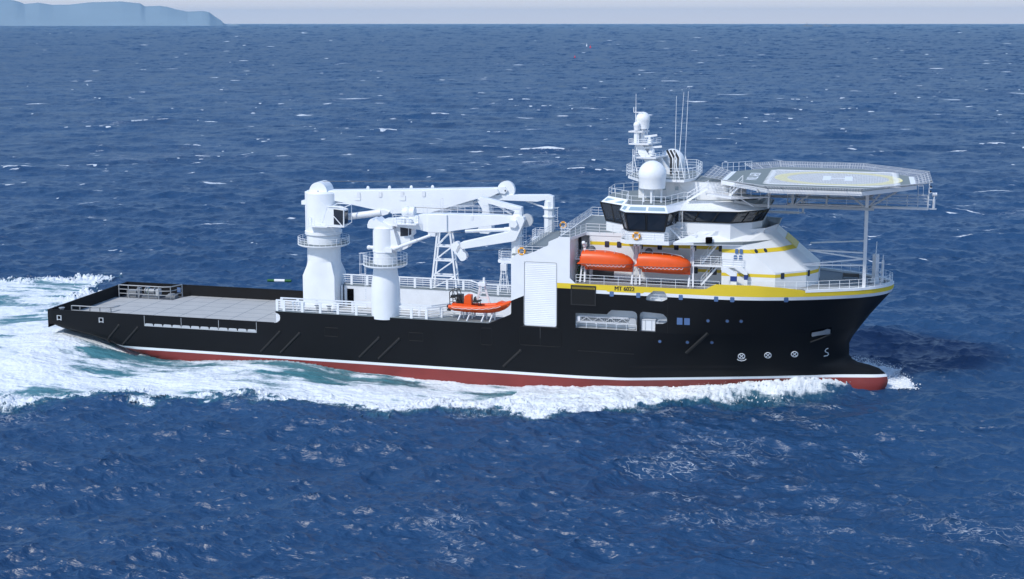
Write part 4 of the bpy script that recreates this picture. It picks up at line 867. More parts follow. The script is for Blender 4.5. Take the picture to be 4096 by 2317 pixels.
def davit(x, lab):
    t = thing('davit', lab, 'davit', (x,-9.3,12.4), 'white davits holding the lifeboats')
    m = MB()
    m.bar((x-.3,-9.45,12.4),(x+.0,-8.2,17.3),.16,.2); m.bar((x+.3,-9.45,12.4),(x+.1,-8.2,17.3),.16,.2); m.bar((x,-7.2,12.4),(x+.05,-8.1,17.3),.14,.18)
    for k in range(1,6): z = 12.4+.85*k; m.bar((x-.3+.05*k,-9.45+.21*k,z),(x+.3-.04*k,-9.45+.21*k,z),.07,.07); m.bar((x,-9.45+.21*k,z),(x,-7.2-.15*k,z+.3),.06,.06)
    m.build('frame', M['white2'], t)
    m = MB(); m.bar((x+.05,-8.0,17.2),(x+.05,-9.3,17.55),.2,.26); m.tube([(x-.1,-9.2,17.5),(x+.25,-9.2,17.5)],.24,12); m.box(x-.15,x+.3,-8.6,-8.0,16.9,17.35); m.build('arm', M['white2'], t)
    m = MB(); m.tube([(x+.06,-9.3,17.4),(x+.06,-9.3,16.3)],.03,5); m.build('fall_wire', M['wire'], t)
for x,l in ((77.75,'white davit frame at the aft end of the sternmost lifeboat'),(84.45,'white davit frame between the lifeboats, on the stern side of the gap'),(84.95,'white davit frame between the lifeboats, on the bow side of the gap'),(91.75,'white davit frame at the forward end of the bowmost lifeboat')): davit(x,l)
# ---- rescue boat
t = thing('rescue_boat', 'open orange rescue boat with black engine frame on a cradle beside the superstructure', 'boat', (64,-9.6,7.7)); cy = -9.6
XS = [60.0,60.6,62,64,65.5,66.6,67.4,67.9,68.2]; hw = [1.05,1.1,1.15,1.15,1.08,.92,.65,.36,.08]; zs_ = [8.35,8.32,8.28,8.3,8.42,8.62,8.85,9.05,9.2]; zk = [7.85,7.72,7.62,7.6,7.68,7.9,8.25,8.6,8.95]
m = MB(); rh = [[(x,cy+w*.93*c_,z-(z-b)*max(0,(1-abs(c_)**1.3))) for c_ in [math.cos(math.pi*k/12) for k in range(13)]] for x,w,z,b in zip(XS,hw,zs_,zk)]; m.grid(rh); m.add(rh[0],[tuple(range(13))]); m.build('hull', M['orange'], t)
m = MB(); 
for s in (-1,1): m.tube([(x,cy+s*w*.9,z+.12) for x,w,z in zip(XS,hw,zs_)], [.24,.27,.28,.28,.28,.27,.24,.2,.15], 14)
m.build('inflated_tube', M['orange'], t)
m = MB(); m.prism([(60.3,cy-.8),(66.3,cy-.75),(67.3,cy-.4),(67.3,cy+.4),(66.3,cy+.75),(60.3,cy+.8)], 8.3,8.42); m.slab([(66.0,8.4),(66.4,9.15),(66.9,9.35),(67.8,9.15),(68.1,8.9)], cy-.5,cy+.5); m.slab([(60.35,8.4),(60.45,8.95),(62.2,8.9),(64.2,8.7),(66.2,8.9),(66.2,8.4)], cy-.86,cy-.78); m.build('deck_liner', M['orange'], t)
m = MB(); m.slab([(61.9,8.4),(62.0,9.85),(62.35,10.05),(62.95,10.0),(63.0,8.4)], cy-.45,cy+.45); m.build('console', M['orange'], t, bevel=.05)
m = MB()
for s in (-.7,.7):
    y = cy+s; m.tube([(60.1,y,8.5),(60.05,y,10.3),(60.35,y,10.6),(61.0,y,10.6),(61.6,y,9.0)],.06,6); m.tube([(60.6,y,10.5),(61.15,y,8.6)],.05,6); m.tube([(60.1,y,9.6),(61.4,y,9.6)],.04,5); m.tube([(60.1,y,9.1),(61.2,y,9.1)],.04,5)
for x,z in ((60.1,10.4),(61.0,10.6),(60.1,9.6),(61.5,9.2)): m.tube([(x,cy-.7,z),(x,cy+.7,z)],.05,6)
m.box(60.1,60.7,cy-.4,cy+.4,9.55,9.85); m.tube([(60.2,cy,10.5),(60.2,cy,10.95)],.03,5)
m.build('engine_frame', M['dark'], t)
m = MB(); m.box(60.9,61.7,cy-.35,cy+.5,8.45,10.0); m.box(60.3,60.9,cy-.4,cy+.4,8.45,8.75); m.build('engine_box', M['dark'], t)
m = MB(); m.box(59.55,60.0,cy-.35,cy+.35,8.15,8.5); m.box(59.7,60.0,cy-.2,cy+.2,7.7,8.3); m.tube([(59.5,cy,7.85),(59.8,cy,7.85)],.16,10); m.build('outboard_drive', M['dark'], t)
m = MB(); 
for s in (-.45,.45): m.tube([(63.0,cy+s,8.45),(63.15,cy+s,9.1),(63.9,cy+s,9.1),(64.1,cy+s,8.45)],.06,6)
m.slab([(63.15,9.05),(63.3,9.75),(63.42,9.75),(63.5,9.25),(64.1,9.4),(64.2,9.2),(63.5,9.05)], cy-.35,cy+.35); m.build('seat', M['dark'], t)
m = MB(); P = []
for k in range(41):
    u = k/40; x = 60.5+6.6*u; P.append((x, cy-np.interp(x,XS,hw)*.9-.27, np.interp(x,XS,zs_)+.1-.07*abs(math.sin(math.pi*7*u)))); 
m.tube(P,.028,5); m.build('grab_line', M['white'], t)
t = thing('boat_cradle', 'white slanted cradle legs under the open orange rescue boat', 'cradle', (63.4,-9.6,6.65))
for x in (61.3,62.5,64.5,65.6):
    m = MB(); m.bar((x,-10.6,6.65),(x+.35,-10.0,7.75),.14,.16); m.bar((x+.3,-9.0,6.65),(x+.35,-9.2,7.8),.14,.16); m.build('leg', M['white'], t)
t = thing('rescue_boat_davit', 'white A shaped davit standing behind the open rescue boat', 'davit', (64,-8.2,6.65)); m = MB()
for s in (-1,1): m.bar((64.1+s*1.35,-8.0,6.65),(64.05+s*.25,-8.4,11.3),.2,.26)
for z,h in ((8.6,1.0),(9.4,.8),(10.1,.6)): m.bar((64.08-h,-8.15,z),(64.08+h,-8.15,z),.12,.16)
m.build('frame', M['white'], t); m = MB(); m.box(63.55,64.55,-8.9,-8.0,11.1,11.55); m.box(64.2,64.45,-8.8,-8.5,11.5,12.2); m.tube([(64.0,-9.3,11.3),(64.0,-9.3,9.9)],.03,5); m.build('head', M['white'], t)
t = thing('small_lattice_mast', 'small white lattice mast at the port side between the rescue boat and the superstructure', 'mast', (62.3,9.3,6.65)); m = MB()
for sx in (-1,1):
    for sy in (-1,1): m.bar((62.3+sx*.7,9.3+sy*.5,6.6),(62.3+sx*.3,9.3+sy*.25,10.2),.1,.1)
for z,f in ((7.6,.6),(8.6,.48),(9.5,.38)): m.bar((62.3-f,8.9,z),(62.3+f,8.9,z),.07,.07); m.bar((62.3-f,9.7,z),(62.3+f,9.7,z),.07,.07)
m.build('frame', M['white'], t); m = MB(); m.box(61.85,62.75,8.95,9.65,9.9,10.9); m.box(62.0,62.4,9.1,9.5,10.9,11.4); m.tube([(62.3,9.2,7),(62.3,9.2,10)],.06,6); m.build('winch_head', M['white2'], t)
# ---- radomes, mast
def radome(name, c, r, zb, rb, lab, cat='radome', legs=None, grp=None, z0=None):
    t = thing(name, lab, cat, (c[0],c[1],z0 if z0 else zb), grp); cz = c[2]; prof = [(rb*.97,zb-.06),(rb,zb),(rb*1.0,zb+.02)]
    a0 = -math.acos(min(1, rb/r))*.0
    K = 16; prof = [(rb*.55,zb-.1),(rb,zb-.08),(rb,zb)]+[(r*math.cos(a), cz+r*math.sin(a)) for a in [-.35+(math.pi/2+.35)*k/K for k in range(K+1)]]; prof[-1] = (.001, cz+r)
    MB().lathe(prof, (c[0],c[1]), 40).build('dome', M['white'], t)
    if legs:
        for lx,ly,r_ in legs: MB().tube([(lx,ly,z0),(lx,ly,zb)], r_, 12).build('leg', M['white'], t)
    return t
radome('radome',(86.3,-7.0,26.35),1.8,24.72,1.68,'large white satellite dome on legs, standing on the wheelhouse roof',legs=[(85.25,-7.2,.13),(86.4,-8.2,.15),(86.4,-5.8,.13),(87.5,-7.1,.14)],z0=22.8)
radome('radome',(87.3,4.0,27.0),1.72,25.9,1.6,'large white satellite dome on the mast platform behind the black exhaust pipes',z0=25.64,legs=[(87.3,4.0,.6)])
for k,x in enumerate((87.85,88.32,88.8)):
    m = MB(); y = -1.0; m.tube([(x,y,25.6),(x,y,27.9),(x-.08,y,28.05),(x-.5,y,28.85),(x-.58,y,29.0)],.145,14)
    tag(m.build('exhaust_pipe', M['dark']), ['bent black exhaust pipe in front of the far dome, sternmost of three','bent black exhaust pipe in front of the far dome, middle one of three','bent black exhaust pipe in front of the far dome, nearest the bow'][k], 'exhaust pipe', 'black exhaust pipes by the mast')
mt = thing('radar_mast', 'leaning white radar mast with stacked platforms and radar bars above the wheelhouse', 'mast', (85,0,25.6))
m = MB()
for y0_,y1_ in ((-.75,-.25),(.25,.75)):
    m.slab([(85.3,25.6),(87.2,25.6),(86.4,27.1),(84.85,28.2),(84.0,29.5),(83.45,29.9),(83.4,31.3),(82.85,31.3),(82.8,29.8),(83.6,28.2),(84.2,27.6)], y0_, y1_)
m.slab([(83.6,31.2),(84.05,31.2),(84.3,29.9),(83.5,29.9)], .3,.9); m.slab([(84,29.6),(85.0,29.6),(85.6,27.9),(84.6,27.9)], .3,.9); m.slab([(84.9,28.0),(86.2,28.0),(88.0,25.6),(86.2,25.6)], .3,.9)
m.build('trunk', M['white'], mt)
def plat(z, poly, rail=True):
    p = MB().prism(poly, z-.14, z+.06).build('platform', M['white2'], mt)
    if rail: rail_mb([(x,y,z+.05) for x,y in poly],.55,2,1.2,closed=True,r=.03,rp=.03).build('platform_rail', M['white'], p)
plat(31.35, [(82.1,-.9),(84.0,-1.0),(84.6,1.1),(83,1.3)], False); plat(29.75, [(82.2,-1.2),(84.9,-1.5),(86.0,2.2),(83.0,2.0)]); plat(27.95, [(83.1,-1.3),(85.9,-1.5),(87.1,3.4),(84.0,3.0)])
for z, x0_, x1_ in ((29.25,84.1,86.5),(30.75,84.2,85.85)):
    r_ = MB().bar((x0_,-.6,z-.1),(x1_,-.3,z+.12),.16,.26).build('radar_scanner', M['white'], mt); MB().lathe([(.3,z-1.15),(.3,z-.75),(.42,z-.7),(.42,z-.35),(.2,z-.15)] if z < 30 else [(.12,z-.9),(.2,z-.15)], ((x0_+x1_)/2-.15,-.45), 16).build('scanner_pedestal', M['white'], r_)
m = MB(); m.lathe([(.3,29.8),(.3,30.2),(.18,30.4),(.02,30.45)], (84.9,-.4), 14); m.build('small_dome', M['white'], mt)
m = MB()
for pts,r_ in (([(82.97,-.3,31.4),(82.97,-.3,34.6)],.06),([(82.97,-.3,34.5),(82.97,-.3,36.3)],.03),([(82.72,-.5,33.9),(82.72,-.5,34.55)],.05),([(82.7,-.4,33.85),(83.85,-.4,33.85)],.06),([(83.85,-.4,33.85),(83.83,-.4,31.4)],.07),([(83.1,-.3,33.85),(83.6,-.3,33.5)],.04),([(83.2,-.8,31.4),(83.2,-1.1,27.5)],.05),([(84.5,.2,31.8),(84.45,.2,30)],.06),([(84.35,.2,31.5),(84.35,.2,30.2)],.04),([(82.95,-.6,29.7),(82.95,-.6,28)],.05)): m.tube(pts, r_, 6)
m.build('antenna_pole', M['white'], mt)
radome('small_radome',(83.85,.2,32.95),.95,31.75,.82,'white satellite dome on the top platform of the leaning mast',z0=31.4,legs=[(83.85,.2,.35)])
radome('small_radome',(83.2,-.7,32.2),.46,31.55,.36,'smallest white dome beside the top dome of the leaning mast',z0=31.4,legs=[(83.2,-.7,.15)])
for k,(x,y,xt,zt_) in enumerate(((88.85,-5.3,89.0,36.35),(89.35,-4.6,89.85,36.8),(89.95,-3.6,90.3,36.9))):
    t = thing('whip_antenna', ['tall thin white whip antenna rising right of the dome, sternmost of three','tall thin white whip antenna rising right of the dome, middle one of three','tall thin white whip antenna rising right of the dome, nearest the bow'][k], 'antenna', (x,y,25.7), 'tall whip antennas on the mast platform')
    zb_m = 29.0 if k == 0 else 29.6
    MB().tube([(x,y,25.7),(x+.1,y,zb_m)],.055,7).build('support_pole', M['white'], t); MB().tube([(x+.1,y,zb_m-.4),(xt,y,zt_)],[.045,.022],6).build('whip', M['white'], t)
    m = MB(); m.bar((x+.1,y,28.2 if k==0 else 28.6),(x+.75,y-.2,25.65),.11,.08); m.bar((x+.1,y,27.5),(x-.2,y+.8,25.65),.08,.07); m.build('stay', M['white'], t)
t = thing('antenna_pole', 'short white antenna pole with stay at the stern edge of the mast platform', 'antenna', (82.9,-2,25.7)); MB().tube([(82.9,-1.8,25.7),(82.9,-1.8,29.1)],.06,7).build('pole', M['white'], t); MB().bar((83.0,-1.8,28.3),(83.6,-2.2,25.7),.1,.08).build('stay', M['white'], t)
# ---- lifebuoys
def buoy(x,y,z,lab):
    t = thing('lifebuoy', lab, 'lifebuoy', (x,y,z), 'orange lifebuoys on the superstructure railings')
    MB().tube([(x+.42*math.cos(a),y,z+.42*math.sin(a)) for a in [2*math.pi*k/28 for k in range(28)]],.12,10,closed=True).build('ring', M['lbuoy'], t)
    m = MB()
    for q in (45,135,225,315):
        c,s_ = math.cos(math.radians(q)),math.sin(math.radians(q)); m.tube([(x+.42*c-.05*s_*-1,y,z+.42*s_+.05*c*-1),(x+.42*c+.05*s_*-1,y,z+.42*s_-.05*c*-1)],.135,10)
    m.build('reflective_band', M['white'], t)
buoy(70.05,-10.95,16.35,'orange lifebuoy on the near railing, above the white roller shutter')
buoy(70.93,10.05,16.8,'orange lifebuoy on the far railing beside the far pedestal crane')
buoy(85.0,-11.1,18.95,'orange lifebuoy on the railing below the near bridge wing windows')
# ---- gangway in the recess
t = thing('gangway', 'grey folded gangway with zigzag truss stowed in the opening of the black hull', 'gangway', (81,-10.2,7.3)); y = -10.5
m = MB(); m.box(77.3,84.1,y-.05,y+.05,8.05,8.13); m.box(77.3,84.1,y-.05,y+.05,7.45,7.52); m.box(77.3,77.75,y-.1,y+.1,7.5,8.1); m.box(77.4,84.0,y-.04,y+.02,8.2,8.26)
for k in range(8):
    a, b = 77.8+.78*k, 77.8+.78*(k+1); m.bar((a,y-.05,7.5 if k%2==0 else 8.08),(b,y-.05,8.08 if k%2==0 else 7.5),.05,.05)
m.build('truss', M['white2'], t)
m = MB(); [m.box(77.85+.27*k,77.98+.27*k,y+.1,y+.6,7.5,8.06) for k in range(23)]; m.build('treads', M['steel'], t)
MB().slab(rrect(84.0,85.0,6.72,8.1,.3,4), -10.4,-9.8).build('end_platform', M['lgrey'], t)
m = MB(); m.tube([(79.9,-10.4,7.3),(83.3,-10.4,7.28)],.04,6); m.tube([(82.4,-10.4,7.28),(82.8,-10.4,7.28)],.08,8); m.box(79.7,79.95,-10.5,-10.3,7.2,7.4); m.build('hoist_bar', M['white2'], t)
m = MB(); m.box(85.75,87.5,-10.6,-9.4,6.7,8.15); c = m.build('crate', M['white']); tag(c,'white ribbed crate in the second opening of the black hull','crate')
m = MB(); [m.box(x,x+.06,-10.66,-10.6,6.72,8.13) for x in (85.75,86.2,87.0,87.44)]; [m.box(85.75,87.5,-10.655,-10.605,z,z+.06) for z in (6.74,8.07)]; m.build('frame_rib', M['lgrey'], c)
# ---- forecastle: foremast, bench, brace post
t = thing('foremast', 'grey white mast box with thin pole at the tip of the bow deck', 'mast', (115,-1.2,12.35)); 
m = MB(); m.lathe([(.62,12.35),(.5,12.9),(.42,13.2),(.42,16.1),(.3,16.2)], (114.4,-.6), 4, smooth=False); m.build('mast_body', M['white2'], t); MB().tube([(114.4,-.6,16.1),(114.45,-.6,17.8)],.06,6).build('pole', M['white'], t)
m = MB(); m.tube([(115.3,-.6,12.35),(115.3,-.6,15.4)],.16,8); m.tube([(115.3,-.6,15.4),(115.3,-.6,16.1)],.06,6); m.tube([(115.1,-.6,13.9),(115.0,-1.2,13.9)],.12,8); m.build('side_post', M['white2'], t)
m = MB(); m.box(110.3,112.4,1.7,2.3,12.6,12.68); m.box(110.3,110.38,1.7,2.3,12.35,13.0); m.box(112.32,112.4,1.7,2.3,12.35,13.0); m.box(110.3,112.4,2.2,2.26,12.68,13.0); tag(m.build('roller_fairlead', paint('brown_grey_steel',(.13,.125,.12),.6)),'low brown grey frame on the bow deck behind the tall support post','deck frame')
# ---- helideck
hd = thing('helideck', 'octagonal helicopter deck with a large H over the bow', 'helideck', (107,0,25.7))
oc = [(94.95,-5.2),(101.3,-13),(112.35,-13),(118.85,-4.7),(118.85,4.7),(112.35,13),(101.3,13),(95.2,5.2)]
MB().prism(oc, 25.55,25.7).build('deck_plate', paint('helideck_green_grey', (.20,.24,.24), .75, .06, .5), hd)
m = MB(); o2 = oc+oc[:1]
for a,b in zip(o2[:-1],o2[1:]): m.bar((*a,25.42),(*b,25.42),.14,.5)
m.build('edge_girder', M['white'], hd)
MB().box(118.2,118.83,-4.6,4.6,25.7,25.712).build('edge_stripe', M['white'], hd); MB().prism([(95.0,-5.1),(95.6,-5.7),(95.85,5.6),(95.25,5.15)],25.7,25.712).build('edge_stripe', M['white'], hd)
def ringmesh(c, r0, r1, z, n=96):
    m = MB(); m.add([(c[0]+r*math.cos(2*math.pi*k/n),c[1]+r*math.sin(2*math.pi*k/n),z) for r in (r0,r1) for k in range(n)], [(k,(k+1)%n,(k+1)%n+n,k+n) for k in range(n)]); return m
ringmesh((109.3,0),6.4,8.05,25.708).build('landing_circle', paint('circle_yellow',(.90,.80,.30),.6,.04), hd, fixn=False)
# rope net with zigzag ends, white, semi-open weave over the paint
nm, nt, bb = nodes_of('rope_net'); N, Lk = nt.nodes, nt.links
geo = N.new('ShaderNodeNewGeometry'); mp_ = N.new('ShaderNodeMapping'); mp_.inputs['Rotation'].default_value = (0,0,math.radians(45)); Lk.new(geo.outputs['Position'], mp_.inputs['Vector']); sp_ = N.new('ShaderNodeSeparateXYZ'); Lk.new(mp_.outputs['Vector'], sp_.inputs['Vector'])
outs = []
for ax in 'XY':
    pg = N.new('ShaderNodeMath'); pg.operation = 'PINGPONG'; Lk.new(sp_.outputs[ax], pg.inputs[0]); pg.inputs[1].default_value = .14
    lt = N.new('ShaderNodeMath'); lt.operation = 'LESS_THAN'; Lk.new(pg.outputs[0], lt.inputs[0]); lt.inputs[1].default_value = .05; outs.append(lt.outputs[0])
mxx = N.new('ShaderNodeMath'); mxx.operation = 'MAXIMUM'; Lk.new(outs[0], mxx.inputs[0]); Lk.new(outs[1], mxx.inputs[1]); Lk.new(mxx.outputs[0], bb.inputs['Alpha']); bb.inputs['Base Color'].default_value = (.86,.88,.89,1); bb.inputs['Roughness'].default_value = .8
zg = []; ys_ = np.linspace(-8.4,8.4,23)
left = [(100.35+(.0 if k%2 else .75), y) for k,y in enumerate(ys_)]; right = [(116.2+(.0 if k%2 else .75), y) for k,y in enumerate(ys_)]
poly = left+right[::-1]
tri = tessellate_polygon([[Vector((x,y,0)) for x,y in poly]]); m = MB(); m.add([(x,y,25.74) for x,y in poly], [tuple(t_) for t_ in tri]); m.build('landing_net', nm, hd, fixn=False)
m = MB(); m.tube([(x,y,25.75) for x,y in poly], .05, 5, closed=True); m.build('net_edge_rope', M['white'], hd)
nm2 = nm.copy(); nm2.name = 'cream_rope_net'; nm2.node_tree.nodes['Principled BSDF'].inputs['Base Color'].default_value = (.95,.92,.62,1)
ringmesh((109.3,0),6.4,8.0,25.752).build('circle_net', nm2, hd, fixn=False)
m = MB(); m.box(107.45,108.45,-2.5,2.5,25.745,25.76); m.box(110.15,111.15,-2.5,2.5,25.745,25.76); m.box(108.45,110.15,-.3,.3,25.745,25.76); m.build('letter_h', M['white'], hd)
R_ = Matrix.Rotation(-math.pi/2,4,'Z')
text('REM TBN', 2.0, (98.5,.0,25.715), R_, M['white'], 'ship_name', hd, .05, 1.05, .004)
# safety nets: frame + open mesh
fn, nt, bb = nodes_of('safety_net_mesh'); N, Lk = nt.nodes, nt.links; bb.inputs['Base Color'].default_value = (.42,.44,.47,1); bb.inputs['Roughness'].default_value = .6
uv = N.new('ShaderNodeUVMap'); sp_ = N.new('ShaderNodeSeparateXYZ'); Lk.new(uv.outputs['UV'], sp_.inputs['Vector']); outs = []
for ax, wd in (('X',.3),('Y',.28)):
    fr_ = N.new('ShaderNodeMath'); fr_.operation = 'FRACT'; Lk.new(sp_.outputs[ax], fr_.inputs[0]); lt = N.new('ShaderNodeMath'); lt.operation = 'LESS_THAN'; Lk.new(fr_.outputs[0], lt.inputs[0]); lt.inputs[1].default_value = wd; outs.append(lt.outputs[0])
mxx = N.new('ShaderNodeMath'); mxx.operation = 'MAXIMUM'; Lk.new(outs[0], mxx.inputs[0]); Lk.new(outs[1], mxx.inputs[1]); Lk.new(mxx.outputs[0], bb.inputs['Alpha'])
ro = [(92.7,-7.0),(101.0,-15.1),(112.5,-15.1),(120.7,-6.4),(120.85,6.4),(112.5,15.1),(101.0,15.1),(92.7,7.4)]
def netpanel(i0, i1, u0=0, u1=1, zi=25.7, zo=26.27):
    a0 = Vector((*oc[i0],zi)); a1 = Vector((*oc[i1],zi)); b0 = Vector((*ro[i0],zo)); b1 = Vector((*ro[i1],zo))
    A0,A1,B0,B1 = a0.lerp(a1,u0),a0.lerp(a1,u1),b0.lerp(b1,u0),b0.lerp(b1,u1)
    me = bpy.data.meshes.new('safety_net'); off = Vector((107,0,25.7)); me.from_pydata([tuple(v-off) for v in (A0,A1,B1,B0)],[],[(0,1,2,3)]); uvl = me.uv_layers.new(name='UVMap'); L_ = (A1-A0).length
    for li,(u,v) in enumerate(((0,0),(L_/.33,0),(L_/.33,5),(0,5))): uvl.data[li].uv = (u,v)
    me.materials.append(fn); o_ = bpy.data.objects.new('safety_net', me); COL.objects.link(o_); o_.parent = hd
    m = MB(); m.tube([A0,B0,B1,A1],.04,6); k = max(1,round(L_/2)); [m.tube([A0.lerp(A1,j/k),B0.lerp(B1,j/k)],.035,5) for j in range(k+1)]; m.tube([A0.lerp(B0,.5),A1.lerp(B1,.5)],.03,5); fo = m.build('net_frame', M['white2'], o_) if False else None
    m2 = MB(); m2.v, m2.f, m2.sm = m.v, m.f, m.sm; f2 = m2.build('net_frame', M['lgrey'], hd)
for i0,i1,u0,u1 in ((0,1,.32,1),(1,2,0,1),(2,3,0,1),(3,4,.0,1),(4,5,0,1),(5,6,0,1),(6,7,0,.55),(7,0,0,.98)): netpanel(i0,i1,u0,u1)
rail_mb([(97.6,9.0,25.6),(96.0,7.3,25.6),(93.9,5.6,25.6)],1.2,2,1.0).build('access_rail', M['white'], hd)
# under-structure
m = MB()
for y in (-5,5):
    m.bar((99.2,y,22.55),(113.9,y,22.55),.28,.36)
    for xb_,xt in ((103.9,103.9),): m.bar((xb_,y,22.6),(xt,y,25.3),.3,.3)
    m.bar((108.1,y,22.6),(108.1,y,25.3),.25,.26)
    for a,b in (((99.6,23.3),(103,25.3)),((104.0,22.7),(107.6,25.3)),((112.9,22.7),(109.4,25.3)),((113.2,22.7),(117.3,25.3)),((113.2,22.7),(115.2,25.3))): m.bar((a[0],y,a[1]),(b[0],y,b[1]),.2,.2)
for x in (100,104,108,113): m.bar((x,-5,22.6),(x,5,22.6),.2,.3); m.bar((x,-12,25.25),(x,12,25.25),.2,.35)
for y in (-9,-5,0,5,9): m.bar((97.5 if abs(y)<8 else 99,y,25.3),(117 if abs(y)<8 else 114.5,y,25.3),.18,.3)
m.bar((96.6,-5,23.0),(99.2,-5,22.55),.2,.3)
m.build('truss', M['lgrey'], hd)
for y in (-4.9,5.1):
    MB().bar((113.0,y,12.35),(113.05,y,25.3),.42,.42).build('support_post', M['lgrey'] if y > 0 else M['white2'], hd)
for a,b in (((106.0,-3.0,16.75),(112.8,-4.8,16.95)),((106.0,-3.0,16.7),(112.8,-4.8,16.2)),((105.2,-4.5,15.1),(112.8,-4.8,16.15)),((105.2,-4.6,15.05),(112.8,-4.8,15.35)),((106.0,3.0,16.75),(112.9,5.0,16.95))): MB().bar(a,b,.17,.17).build('brace', M['white2'], hd)
m = MB(); m.box(103,120.55,-.45,.45,22.05,22.35); m.box(120.5,121.6,-.12,.12,22.1,22.25); wk = m.build('walkway', M['white2'], hd)
rail_mb([(103,-.45,22.35),(120.5,-.45,22.35),(120.5,.45,22.35),(103,.45,22.35)],1.5,4,2.6).build('walkway_rail', M['white2'], wk)
m = MB()
for y in (-.3,.3): m.tube([(119.3,y,22.3),(119.3,y,26.0)],.03,5)
for k in range(11): m.tube([(119.3,-.3,22.6+.33*k),(119.3,.3,22.6+.33*k)],.025,5)
for z in (23.9,25.1): m.tube([(119.3,-.5,z),(119.9,-.5,z),(119.9,.5,z),(119.3,.5,z)],.03,5)
m.tube([(119.9,-.5,23.9),(119.9,-.5,25.1)],.03,5); m.build('ladder', M['white2'], hd)
t = thing('monitor_gun', 'white fire monitor on a post at the walkway tip past the helideck', 'fire monitor', (121.25,0,22.25),'fire monitors by the helideck'); MB().tube([(121.25,0,22.2),(121.25,0,23.35)],.17,10).build('post', M['white'], t); MB().tube([(121.25,0,23.3),(121.28,0,23.8)],.1,8).build('neck', M['white'], t); m = MB(); m.tube([(121.0,0,24.0),(121.6,0,24.05)],.25,14); m.build('nozzle', M['white'], t)
t = thing('signal_lamp_pole', 'thin post with three stacked dark lamps beside the ladder at the front of the helideck', 'lamp post', (120.6,-.4,22.3)); MB().tube([(120.55,-.4,22.3),(120.62,-.4,25.55)],.07,6).build('post', M['white'], t)
for z in (24.3,24.9,25.6): m = MB(); m.slab([(120.65,z-.1),(121.0,z),(120.65,z+.06)], -.55,-.25); l_ = m.build('bracket', M['white'], t); MB().tube([(120.8,-.4,z+.0),(120.8,-.4,z+.26)],.1,8).build('lamp', M['dark'], t)
m = MB(); m.box(98.8,104.2,7.6,8.4,19.9,20.2); m.box(104.1,105.0,7.9,8.1,19.95,20.1); wk = m.build('side_walkway', M['white2'], ship)
rail_mb([(98.8,7.6,20.2),(104.1,7.6,20.2)],1.1,3,1.6).build('walkway_rail', M['white2'], wk)
t = thing('monitor_gun', 'white monitor post at the end of the lower walkway ahead of the wheelhouse', 'fire monitor', (104.7,8,20.1),'fire monitors by the helideck'); MB().tube([(104.7,8,20.05),(104.7,8,21.3)],.16,10).build('post', M['white'], t); MB().tube([(104.4,8,21.5),(105,8,21.55)],.2,12).build('nozzle', M['white'], t)
# access platform and stairs up to the helideck
m = MB(); m.prism([(93.0,-5.5),(96.6,-9.2),(101.2,-6.4),(97,-4.2)], 23.75,23.95); ap = m.build('access_platform', M['white2'], hd)
rail_mb([(93.0,-5.5,23.95),(96.6,-9.2,23.95),(101.2,-6.4,23.95)],1.1,2,1.5).build('access_rail', M['white'], ap)
m = MB(); m.bar((99.2,-6.8,22.6),(97.2,-7.0,23.8),.12,.12); m.bar((101,-6.3,22.4),(101,-6.3,25.4),.2,.2); m.build('platform_strut', M['white2'], ap)
def stair2(a,b,w): 
    return stair(a,b,w,'y','access_stair',11,hd)
stair2((90.6,-5.2,22.85),(93.3,-5.6,24.6),.9); stair(( 96.2,-6.8,23.95),(97.8,-7.6,25.6),1.0,'y','access_stair',6,hd)
m = MB(); m.bar((88.6,-3.15,25.0),(91.2,-3.3,23.0),.08,.08); m.build('stair_stay', M['white2'], ship)
# =================================================================== SEA
SEA = -1.6
def spectrum(N, L, wind, V, seed, lmin, spread=2, lmax=1e9):
    r = np.random.default_rng(seed); k1 = 2*np.pi*np.fft.fftfreq(N, L/N); kx, ky = np.meshgrid(k1, k1); k = np.hypot(kx, ky); k[0,0] = 1
    wx, wy = math.cos(wind), math.sin(wind); Lw = V*V/9.81; cs = (kx*wx+ky*wy)/k
    P = np.exp(-1/(k*Lw)**2)/k**4*np.abs(cs)**spread*np.exp(-(k*lmin/6.28)**2); P[0,0] = 0; P[k < 2*np.pi/lmax] = 0; P *= np.where(cs < 0, .15, 1)
    h = (r.normal(size=(N,N))+1j*r.normal(size=(N,N)))*np.sqrt(P)
    H = np.fft.ifft2(h).real; s = H.std(); 
    Dx = np.fft.ifft2(1j*kx/k*h).real/s; Dy = np.fft.ifft2(1j*ky/k*h).real/s; return H/s, Dx, Dy
def sample(T, L, x, y, rot=0.0):
    N = T.shape[0]; c, s = math.cos(rot), math.sin(rot); u = ((x*c+y*s)/L*N) % N; v = ((-x*s+y*c)/L*N) % N
    i = u.astype(int) % N; j = v.astype(int) % N; fu = u-np.floor(u); fv = v-np.floor(v); i1 = (i+1) % N; j1 = (j+1) % N
    return T[j,i]*(1-fu)*(1-fv)+T[j,i1]*fu*(1-fv)+T[j1,i]*(1-fu)*fv+T[j1,i1]*fu*fv
def fbm(N, beta, seed, cut=1):
    r = np.random.default_rng(seed); k1 = np.fft.fftfreq(N)*N; kx, ky = np.meshgrid(k1, k1); k = np.hypot(kx, ky); k[0,0] = 1; a = k**(-beta); a[k < cut] = 0
    t = np.fft.ifft2((r.normal(size=(N,N))+1j*r.normal(size=(N,N)))*a).real; return (t-t.mean())/t.std()
WD = math.radians(97)
L1, L2, L3 = 410.0, 97.0, 23.0
T1 = spectrum(512, L1, WD, 7.6, 1, 1.6, 3); T2 = spectrum(512, L2, WD+.25, 3.5, 2, .3, 2, 16); T3 = spectrum(256, L3, WD-.3, 2.2, 3, .12, 1, 5)
